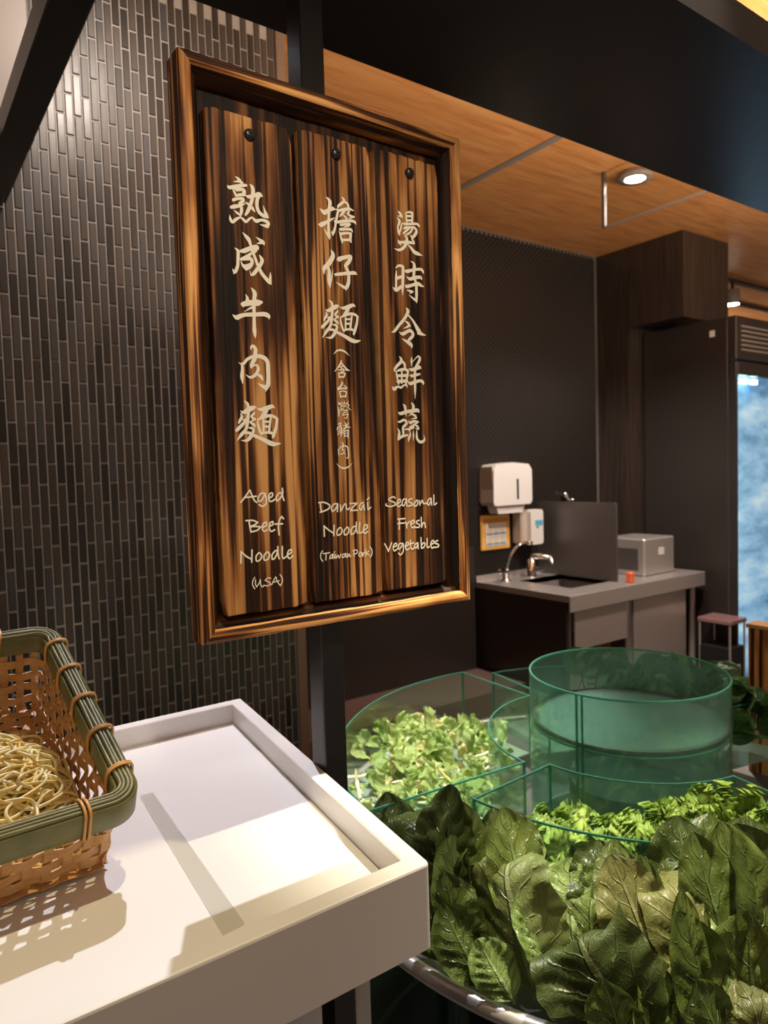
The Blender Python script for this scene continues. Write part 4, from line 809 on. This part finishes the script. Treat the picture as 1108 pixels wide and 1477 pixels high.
for i, (bx0, by0, bz0, tx, ty, tz, wd, kd, bend) in enumerate(LV):
    L_ = math.dist((bx0,by0,bz0), (tx,ty,tz))*1.02; big = wd > .13
    me = leaf_mesh('leafy_green_leaf', LM[kd], L_=L_, W_=wd, bend=-bend*6, cup=(-.10 if kd in 'ov' else .12) if i % 3 else -.16, ruff=.06+.035*(i % 3), freq=4+i % 3, seed=100+i,
                   fold=(-2.0 if i == 37 else (-1.2 if i % 4 == 1 else 0)), nu=23 if big else 17, nv=50 if big else 38, stem=.12, quilt=.0042)
    outd = Vector((-.58-.3*(i%2), -.75+.3*((i*7)%3-1), .25))
    o = place('leafy_green_leaf', me, (bx0,by0,bz0), (tx,ty,tz), outd, roll=math.sin(i*2.3)*.45 if i not in (29, 37) else -.15)
    if i in GLAB: tag(o, GLAB[i], 'leaf', 'leafy greens standing along the front rail')
    else:
        k_ = dict(d='dark green', m='mid green', l='pale green', o='olive', v='veined', v2='folded')[kd]
        tag(o, '%s leaf standing in the packed row of greens behind the steel rail' % k_, 'leaf', k_+' leaves packed along the front rail')
# stems bundle filling the trough below
# frilly lettuce in the front container
k = 0
fr_me = [leaf_mesh('frilly_lettuce_leaf', LM['f'], L_=.065, W_=.085, bend=.35, cup=.3, ruff=.17, freq=13+2*j, seed=300+j, shape='fan', nu=71, nv=24, quilt=.001) for j in range(7)]
for i in range(120):
    a = -172+68*((i*.618) % 1); r_ = .28+.17*((i*.377+.13) % 1); zz = -.655+.035*math.sin(i*1.7)+.035*max(0, (a+150)/50)
    tl_ = Vector((random.uniform(-.7,.7), random.uniform(-.7,.7), .8)).normalized(); b_ = Vector((*P2(a, r_), zz))
    o = place('frilly_lettuce_leaf', fr_me[i % 7], b_-tl_*.04, b_+tl_*.03, (math.cos(i*2.1), math.sin(i*2.1), .3)); o.scale = (.9+.3*random.random(),)*3
    tag(o, 'bright frilly lettuce leaf heaped in the front acrylic container', 'lettuce leaf', 'frilly lettuce in the front container')
me = leaf_mesh('tall_frilly_leaf', LM['f'], L_=.11, W_=.09, bend=.15, cup=.3, ruff=.22, freq=7, seed=333, shape='fan', nu=41, nv=26)
o = place('frilly_lettuce_leaf', me, (1.085,.60,-.67), (1.075,.625,-.545), (-.6,-.8,.2)); tag(o, 'tallest frilly lettuce leaf standing above the heap in the front container', 'lettuce leaf', 'frilly lettuce in the front container')
# more frilly lettuce to the right of the front container
for i in range(50):
    a = -104+34*((i*.618) % 1); r_ = .28+.20*((i*.377+.4) % 1); zz = -.635+.02*math.sin(i*1.7)
    tl_ = Vector((random.uniform(-.7,.7), random.uniform(-.7,.7), .8)).normalized(); b_ = Vector((*P2(a, r_), zz))
    o = place('frilly_lettuce_leaf', fr_me[i % 7], b_-tl_*.04, b_+tl_*.03, (math.cos(i*2.1), math.sin(i*2.1), .3))
    tag(o, 'bright frilly lettuce leaf heaped at the right end of the front container', 'lettuce leaf', 'frilly lettuce at the right end')
# spinach behind the tube
sp_me = [leaf_mesh('spinach_leaf', LM['s'], L_=.12, W_=.085, bend=.30, cup=-.18, ruff=.06, freq=4, seed=400+j, shape='round', nu=13, nv=22, quilt=.001) for j in range(6)]
for i in range(95):
    a = -28+80*((i*.618) % 1); r_ = .24+.27*((i*.377+.13) % 1); pk = 1-abs((a-20)/60); zz = -.602+.062*pk+.03*math.sin(i*2.9)
    tl_ = Vector((random.uniform(-1,.6), random.uniform(-1,.6), random.uniform(.1,1.0))).normalized(); b_ = Vector((*P2(a, r_), zz))
    if b_.x > 1.66: continue
    o = place('spinach_leaf', sp_me[i % 6], b_-tl_*.07, b_+tl_*.04, (-.5+random.uniform(-.6,.6), -.6+random.uniform(-.6,.6), .7))
    tag(o, 'dark round spinach leaf heaped behind the green acrylic tube', 'spinach leaf', 'spinach behind the acrylic tube')
# chopped lettuce
ck = [leaf_mesh('lettuce_piece', LM[k_], L_=l_, W_=w_, bend=b_, cup=c_, ruff=.16, freq=6, seed=500+j, shape='fan', nu=13, nv=12, quilt=.0008) for j, (k_, l_, w_, b_, c_) in enumerate(
    (('c',.055,.045,.5,.3),('c',.065,.035,.3,.4),('c',.045,.05,.7,-.3),('c',.06,.05,.2,.35),('c',.05,.03,-.5,.3),('y',.035,.025,.4,.4)))]
rib = []
for j, k_ in enumerate(('w','w','y')):
    mb = MB(); P = [(0, -.028+i*.0062, .002*math.sin(i*.6+j)) for i in range(10)]; mb.tube(P, [.0045-.0001*i+.0006*math.sin(i+j) for i in range(10)], 7, flat=.55); rib.append(mb.mesh('lettuce_rib', LM[k_], True))
def heapz(a, r_): u_ = (r_-.46)/.17; w_ = (a-140)/46; return -.690+.075*max(0, 1-.55*u_*u_-.5*w_*w_)+.012*math.sin(a*.23+r_*30)
for i in range(250):
    a = 98+77*((i*.618+.1) % 1); r_ = .305+(rfA(a)-.335)*((i*.377+.2) % 1); zz = heapz(a, r_)-.028*((i*.233) % 1)
    isr = (i % 4 == 0); me = rib[(i//4) % 3] if isr else ck[(i*5+i//6) % 6]
    tl_ = Vector((random.gauss(0,1), random.gauss(0,1), random.gauss(.15,.45))).normalized(); b_ = Vector((*P2(a, r_), zz))
    o = place('lettuce_piece', me, b_, b_+tl_*.03, (random.gauss(0,.5), random.gauss(-.2,.5), 1))
    if isr: tag(o, 'pale crisp rib cut from lettuce in the chopped lettuce container', 'lettuce', 'cut ribs in the chopped lettuce')
    else: tag(o, 'torn light green lettuce piece in the chopped lettuce container', 'lettuce', 'chopped lettuce pieces')
o = place('lettuce_piece', leaf_mesh('tall_piece', LM['c'], L_=.085, W_=.055, bend=.3, cup=.4, ruff=.25, freq=6, seed=77, shape='fan', nu=17, nv=20), (.985,1.20,-.665), (.975,1.235,-.570), (-.5,-.8,.1))
tag(o, 'curled green lettuce tip standing tallest out of the chopped lettuce', 'lettuce', 'chopped lettuce pieces')

# ================================================================= WOODEN BOARD AT RIGHT, SCREEN POST
wbd = thing('upright_board', (1.77, .87, -.95), 'upright wooden board with dark grained side at the far right of the salad bar', 'board')
bx('board', burnt('weathered_board', 2, 31, 60, .40, 1.5), wbd, 1.75, 1.79, .84, .912, -1.45, -.4105, b=.002)
bx('top_edge', mat('fresh_cut_wood', (.62,.33,.12), .5), wbd, 1.745, 1.795, .70, .915, -.4105, -.400, b=.001)
bx('board', burnt('weathered_board_front', 2, 35, 60, .36, 1.7), wbd, 1.752, 1.788, .70, .84, -1.45, -.411, b=.002)
scn_post = thing('steel_upright', (.52, .83, -1.45), 'pale steel upright just right of the black post foot under the tray', 'post')
bx('shaft', M['steel'], scn_post, .505, .533, .82, .848, -1.45, -.60, b=.002)
bx('foot', M['steel'], scn_post, .495, .543, .81, .858, -1.45, -1.44)
# ================================================================= SINK AREA
TT = -.6
sk = thing('sink_table', (3.1, 2.5, -1.45), 'stainless steel sink table against the dark tiled back wall', 'sink table')
Xa, Xb, Ya, Yc = 2.60, 3.74, 2.20, 2.845
bw = (2.79, 3.17, 2.34, 2.70)
for (a, b_, c, d_) in ((Xa,bw[0],Ya,Yc), (bw[1],Xb,Ya,Yc), (bw[0],bw[1],Ya,bw[2]), (bw[0],bw[1],bw[3],Yc)): pass
mb = MB().box(Xa,bw[0],Ya,Yc,TT-.03,TT).box(bw[1],Xb,Ya,Yc,TT-.03,TT).box(bw[0],bw[1],Ya,bw[2],TT-.03,TT).box(bw[0],bw[1],bw[3],Yc,TT-.03,TT)
put(mb, 'worktop', M['steel'], sk)
bx('front_apron', M['steel'], sk, Xa, Xb, Ya-.012, Ya, TT-.078, TT+.001, b=.003)
bx('back_lip', M['steel'], sk, Xa, Xb, Yc-.02, Yc, TT, TT+.03)
mb = MB()
for (a, b_, c, d_) in ((bw[0]-.002,bw[0],bw[2],bw[3]), (bw[1],bw[1]+.002,bw[2],bw[3]), (bw[0],bw[1],bw[2]-.002,bw[2]), (bw[0],bw[1],bw[3],bw[3]+.002)): mb.box(a,b_,c,d_,TT-.22,TT-.001)
mb.box(bw[0],bw[1],bw[2],bw[3],TT-.222,TT-.22); put(mb, 'basin', M['steel'], sk)
bx('basin_housing', M['steel'], sk, 2.66, 3.06, Ya+.012, Ya+.02, TT-.27, TT-.079)
bx('side_panel', M['darkpanel'], sk, Xa+.002, Xa+.022, Ya+.015, Yc, -1.44, TT-.031)
for x, y in ((Xa+.03,Ya+.035), (3.10,Ya+.035), (Xb-.06,Ya+.035), (Xb-.06,Yc-.06)): put(MB().tube([(x,y,-1.45),(x,y,TT-.03)], .019, 10), 'leg', M['steel'], sk, smooth=True)
bx('cabinet_panel', M['steel'], sk, 3.13, 3.60, Ya+.02, Ya+.035, -1.30, TT-.079, b=.002)
bx('cabinet_side', M['darksteel'], sk, 3.135, 3.15, Ya+.035, Yc-.02, -1.30, TT-.031)
bx('lower_shelf', M['steel'], sk, Xa+.03, 3.60, Ya+.05, Yc-.03, -1.305, -1.29)
g_ = thing('splash_guard', (3.105, 2.5, TT), 'tall stainless splash guard standing between sink and worktop', 'splash guard')
o = roundc([(2.30,TT+.001),(2.84,TT+.001),(2.84,-.186),(2.30,-.186)], .02, 5)
put(MB().add([(3.10,y,z) for y, z in o]+[(3.112,y,z) for y, z in o], [tuple(range(len(o)))[::-1], tuple(range(len(o), 2*len(o)))]+[(i,(i+1)%len(o),len(o)+(i+1)%len(o),len(o)+i) for i in range(len(o))]), 'sheet', M['darksteel'], g_)
bx('foot_flange', M['darksteel'], g_, 3.10, 3.13, 2.31, 2.83, TT, TT+.003)
hk = tag(MB().lathe([(.0001,.0),(.016,.002),(.02,.012),(.012,.03),(.010,.045)], (3.32,YB-.045,-.158), 16, 1).tube([(3.32,YB-.04,-.158),(3.32,YB-.05,-.185),(3.36,YB-.05,-.188)], .007, 8).build('wall_valve', M['chrome'], None, smooth=True), 'small chrome valve on the tiled wall above the splash guard', 'valve')
# faucets
fa = thing('swan_faucet', (2.73, 2.735, TT), 'chrome faucet with thin curved spout at the left of the sink', 'faucet')
put(MB().lathe([(.0001,0),(.03,0),(.03,.008),(.018,.014),(.016,.05),(.0001,.055)], (2.73,2.735,TT), 16), 'body', M['chrome'], fa, smooth=True)
put(MB().tube([(2.73+.0*i, 2.735, TT+.04) if i == 0 else (2.73+.115*(1-math.cos(i/10*1.75)), 2.735-.05*(i/10), TT+.04+.165*math.sin(i/10*1.75)) for i in range(11)], .008, 8), 'spout', M['chrome'], fa, smooth=True)
put(MB().lathe([(.0001,0),(.017,.002),(.019,.02),(.0001,.025)], (2.865,2.685,TT+.19), 12), 'nozzle', M['chrome'], fa, smooth=True)
put(MB().box(2.655,2.735,2.70,2.73,TT+.045,TT+.075,b=.01), 'lever', M['chrome'], fa)
fb = thing('mixer_faucet', (2.93, 2.735, TT), 'chrome mixer faucet with square arched spout behind the sink basin', 'faucet')
put(MB().lathe([(.0001,0),(.032,0),(.030,.01),(.024,.02),(.024,.10),(.0001,.11)], (2.93,2.735,TT), 16), 'body', M['chrome'], fb, smooth=True)
put(MB().tube([(2.93,2.735,TT+.09),(2.935,2.725,TT+.118),(2.96,2.69,TT+.118),(2.99,2.65,TT+.112),(2.995,2.64,TT+.075)], [.018,.018,.016,.014,.013], 10), 'spout', M['chrome'], fb, smooth=True)
put(MB().box(2.93,3.02,2.715,2.735,TT+.03,TT+.05,b=.006), 'lever', M['chrome'], fb)
# towel dispenser
td = thing('towel_dispenser', (2.80, YB-.05, -.22), 'white paper towel dispenser on the dark tiled wall', 'dispenser')
mb = MB(); pr = [(2.66,-.19),(2.93,-.19),(2.945,-.17),(2.945,.0),(2.92,.030),(2.80,.040),(2.675,.030),(2.655,.0),(2.65,-.17)]
def prismY(mb, P, y0, y1):
    n_ = len(P); return mb.add([(x,y0,z) for x, z in P]+[(x,y1,z) for x, z in P], [tuple(range(n_)), tuple(range(n_, 2*n_))[::-1]]+[(i, n_+i, n_+(i+1)%n_, (i+1)%n_) for i in range(n_)])
prismY(mb, pr, YB-.115, YB-.015); put(mb, 'housing', M['white'], td)
put(prismY(MB(), [(x*.985+.04, z*.97) for x, z in pr], YB-.018, YB-.005), 'back_plate', M['offwhite'], td)
put(MB().box(2.655,2.72,YB-.105,YB-.015,-.19,.02).box(2.652,2.66,YB-.106,YB-.02,-.185,.015), 'side', M['offwhite'], td)
put(prismY(MB(), [(2.70,-.235),(2.88,-.235),(2.905,-.19),(2.68,-.19)], YB-.10, YB-.03), 'paper', mat('paper_towel', (.72,.68,.64), .8), td)
put(MB().box(2.825,2.838,YB-.118,YB-.1145,-.16,-.05), 'level_slot', M['blackgap'], td)
# notice
no = thing('washing_notice', (2.75, YB-.01, -.34), 'orange framed notice with pictures beside the soap dispenser', 'notice')
bx('frame', mat('orange_notice_frame', (.80,.45,.10), .45), no, 2.645, 2.865, YB-.02, YB-.005, -.437, -.243, b=.006)
bx('header', mat('dark_orange_band', (.55,.24,.05), .5), no, 2.66, 2.85, YB-.022, YB-.0195, -.285, -.262)
bx('sheet', mat('pale_notice_sheet', (.72,.72,.74), .5), no, 2.675, 2.83, YB-.0235, YB-.0195, -.415, -.29)
bl = mat('blue_grey_print', (.20,.27,.40), .5); ye = mat('yellow_grey_print', (.66,.60,.42), .5)
for r_ in range(2):
    for c in range(3):
        bx('picture', ye, no, 2.683+c*.05, 2.722+c*.05, YB-.0245, YB-.0234, -.340-r_*.06, -.305-r_*.06)
        bx('picture_caption', bl, no, 2.681+c*.05, 2.724+c*.05, YB-.0247, YB-.0234, -.353-r_*.055, -.343-r_*.055)
# soap dispenser
sd = thing('soap_dispenser', (2.98, YB-.05, -.42), 'white soap dispenser with blue label left of the splash guard', 'dispenser')
put(prismY(MB(), roundc([(2.93,-.42),(3.03,-.42),(3.03,-.225),(2.93,-.225)], .02), YB-.115, YB-.06), 'cover', M['white'], sd)
bx('back_plate', M['offwhite'], sd, 2.89, 3.01, YB-.085, YB-.005, -.415, -.228, b=.01)
bx('blue_label', mat('blue_label', (.10,.45,.65), .4), sd, 2.965, 3.025, YB-.1165, YB-.1145, -.315, -.285)
bx('push_window', M['blackgap'], sd, 2.975, 2.99, YB-.1165, YB-.1145, -.328, -.320)
# steel box on table
sx = thing('steel_box', (3.50, 2.45, TT), 'square stainless box with white sticker on the worktop by the fridge', 'box')
bx('body', M['steel'], sx, 3.34, 3.62, 2.30, 2.56, TT+.001, TT+.205, b=.008)
bx('sticker', M['white'], sx, 3.47, 3.52, 2.2985, 2.3005, TT+.11, TT+.15)
bx('side_recess', M['darksteel'], sx, 3.3385, 3.3405, 2.34, 2.52, TT+.03, TT+.15, b=.0)
rc = thing('wire_rack', (3.28, 2.6, TT), 'small steel rack between the splash guard and the stainless box', 'rack')
for x in (3.20, 3.26): bx('upright', M['steel'], rc, x, x+.012, 2.50, 2.60, TT+.001, TT+.21, b=.002)
bx('shelf', M['steel'], rc, 3.20, 3.335, 2.50, 2.60, TT+.205, TT+.217, b=.002)
tg = tag(MB().box(3.118,3.150,2.225,2.262,TT+.002,TT+.055,b=.006).build('red_clip', mat('red_orange_plastic', (.85,.16,.06), .4)), 'small red orange plastic clip at the foot of the splash guard', 'clip')
# bucket and boxes below
bu = thing('white_bucket', (2.98, 2.42, -1.29), 'white plastic bucket with dark liner under the sink', 'bucket')
put(MB().lathe([(.0001,-1.289),(.10,-1.289),(.135,-.985),(.143,-.98),(.143,-.965),(.130,-.965),(.095,-1.28),(.0001,-1.28)], (2.98,2.42,0), 28), 'pail', M['white'], bu, smooth=True)
put(MB().tube([(2.98+.138*math.cos(t/16*6.283), 2.42+.138*math.sin(t/16*6.283), -.958) for t in range(16)], .008, 6, closed=True), 'liner', mat('crumpled_liner', (.55,.48,.42), .6), bu, smooth=True)
cl = thing('folded_cloth', (2.80, 2.36, -1.29), 'white crumpled bag beside the bucket under the sink', 'bag')
A = np.zeros((14, 10, 3)); rn = np.random.default_rng(8)
for i in range(14):
    for j in range(10):
        t = i/13*6.283; h = j/9; r_ = .085*(1-.55*h*h)+.012*math.sin(i*2.4+j); A[i,j] = (2.80+r_*math.cos(t), 2.36+r_*math.sin(t), -1.289+.27*h+.01*math.sin(i*1.7))
put(MB().grid(A, True), 'bag', mat('white_bag', (.75,.70,.66), .6), cl, smooth=True)
ob = thing('cardboard_box', (3.08, 2.6, -1.29), 'orange brown carton on the shelf behind the bucket', 'box')
bx('carton', mat('orange_brown_card', (.55,.24,.08), .6), ob, 3.0, 3.128, 2.36, 2.56, -1.289, -.80, b=.003)
bx('tape', mat('brown_tape', (.35,.15,.05), .4), ob, 3.05, 3.07, 2.3575, 2.3605, -1.28, -.802)
# shelf by the fridge
sh = thing('low_trolley', (3.70, 2.2, -1.45), 'dark trolley with pink tray between worktop and fridge', 'trolley')
bx('top_tray', mat('pink_tray', (.30,.17,.17), .3), sh, 3.625, 3.79, 1.98, 2.17, -.860, -.835, b=.004)
bx('frame', M['blackgap'], sh, 3.63, 3.79, 1.99, 2.16, -1.40, -.99)
bx('drawer', M['greypanel'], sh, 3.632, 3.72, 1.975, 1.99, -1.30, -1.08, b=.004)
for x, y in ((3.635,1.99),(3.78,1.99),(3.635,2.16),(3.78,2.16)): put(MB().tube([(x,y,-1.45),(x,y,-.84)], .006, 6), 'leg', M['steel'], sh)
# ================================================================= FRIDGE
fg = thing('glass_door_fridge', (4.1, 2.3, -1.45), 'tall dark stainless fridge with blue lit glass door', 'fridge')
FX0, FX1, FY0, FY1, FT = 3.80, 4.75, 2.04, 2.61, .795
bx('side_panel', M['fridge'], fg, FX0, FX0+.02, FY0+.05, FY1, -1.40, FT, b=.003)
bx('side_panel', M['fridge'], fg, FX1-.02, FX1, FY0+.05, FY1, -1.40, FT, b=.003)
bx('back_panel', M['fridge'], fg, FX0+.02, FX1-.02, FY1-.02, FY1, -1.40, FT)
bx('top_panel', M['fridge'], fg, FX0+.02, FX1-.02, FY0+.05, FY1-.02, FT-.02, FT)
bx('bottom_panel', M['fridge'], fg, FX0+.02, FX1-.02, FY0+.05, FY1-.02, -1.40, -1.30)
gr_ = bx('grille_housing', M['fridge'], fg, FX0, FX1, FY0, FY0+.05, .56, FT, b=.004)
for i in range(6): bx('grille_slat', M['steel'], fg, FX0+.05, FX1-.05, FY0-.004, FY0+.001, .61+i*.025, .62+i*.025)
dr = bx('door_frame', M['fridge'], fg, FX0+.003, FX0+.022, FY0+.002, FY0+.048, -1.36, .55, b=.004)
bx('door_frame', M['fridge'], fg, FX1-.07, FX1, FY0+.002, FY0+.048, -1.36, .55, b=.004)
bx('door_frame', M['fridge'], fg, FX0+.022, FX1-.07, FY0+.002, FY0+.048, .48, .55, b=.004)
bx('door_glass', M['clear'], fg, FX0+.022, FX1-.07, FY0+.022, FY0+.026, -1.30, .48)
em = mat('lit_blue_interior', (.45,.68,.80), .5, Emission_Color=(.30,.62,.85,1), Emission_Strength=.9)
nn = noise(em, coords(em, (1.2,1,3.2)), 2.2, 4, .6); r = ramp(em, [(.32,(.08,.24,.46)),(.5,(.30,.56,.80)),(.72,(.70,.88,.97))]); LK(em, nn, r.inputs[0]); LK(em, r.outputs[0], BS(em).inputs['Emission Color']); LK(em, r.outputs[0], BS(em).inputs['Base Color'])
bx('frosted_liner', em, fg, FX0+.022, FX1-.022, FY0+.10, FY0+.11, -1.28, .50)
lt = mat('led_strip', (1,1,1), .5, Emission_Color=(.55,.9,1,1), Emission_Strength=14)
bx('led_strip', lt, fg, FX0+.030, FX0+.038, FY0+.05, FY0+.058, -1.2, .46)
for i in range(3): bx('led_lamp', lt, fg, FX0+.05+i*.11, FX0+.10+i*.11, FY0+.05, FY0+.07, .445, .47)
for i in range(0): bx('shelf', M['steel'], fg, FX0+.03, FX1-.03, FY0+.07, FY0+.10, -1.0+i*.36, -.985+i*.36)
for x in (FX0+.05, FX1-.05):
    for y in (FY0+.08, FY1-.05): put(MB().tube([(x,y,-1.45),(x,y,-1.40)], .02, 8), 'foot', M['blackgap'], fg)
bx('badge', M['white'], fg, FX0-.001, FX0+.001, FY0+.12, FY0+.15, .70, .735)
# ================================================================= CEILING FIXTURES
cg = thing('glass_smoke_curtain', (2.66, 1.6, 1.05), 'hanging clear glass smoke curtain below the wooden ceiling', 'glass panel')
GX, GZ = 2.66, 1.053
bx('pane', M['clear'], cg, GX, GX+.008, .70, 2.02, GZ, CZ)
bx('end_channel', M['darksteel'], cg, GX-.004, GX+.012, 2.012, 2.026, GZ-.004, CZ)
bx('bottom_channel', M['greypanel'], cg, GX-.001, GX+.009, .70, 2.02, GZ-.005, GZ+.003)
def downlight(name, x, y, label, p, r_=.05):
    t = thing(name, (x, y, CZ-.03), label, 'ceiling light')
    put(MB().lathe([(r_*.75,-.028),(r_*1.2,-.028),(r_*1.25,-.02),(r_*1.1,0),(r_*.75,0),(r_*.75,-.028)], (x,y,CZ), 28), 'trim_ring', M['greypanel'], t, smooth=True)
    put(MB().lathe([(.0001,-.012),(r_*.74,-.012)], (x,y,CZ), 24), 'lamp', mat('lamp_emitter', (1,1,1), .5, Emission_Color=(1,.96,.9,1), Emission_Strength=p), t)
downlight('downlight', 2.79, 1.95, 'bright round downlight seen through the glass smoke curtain', 60, .06)
tk_ = thing('track_spotlight', (5.0, 2.86, 1.1), 'small bright spotlight hanging above the fridge in the far room', 'spotlight')
put(MB().tube([(4.98,2.70,CZ),(4.98,2.70,1.20)], .012, 8), 'stem', M['darkpanel'], tk_)
put(MB().lathe([(.0001,.08),(.045,.08),(.05,.0),(.045,-.02),(.0001,-.02)], (4.98,2.70,1.14), 16), 'head', M['greypanel'], tk_, smooth=True)
put(MB().lathe([(.0001,-.022),(.044,-.022)], (4.98,2.70,1.14), 16), 'lamp', mat('spot_emitter', (1,1,1), .5, Emission_Color=(1,.95,.88,1), Emission_Strength=60), tk_)
put(MB().box(4.6,6.5,2.68,2.72,CZ-.02,CZ), 'track', M['darkpanel'], tk_)
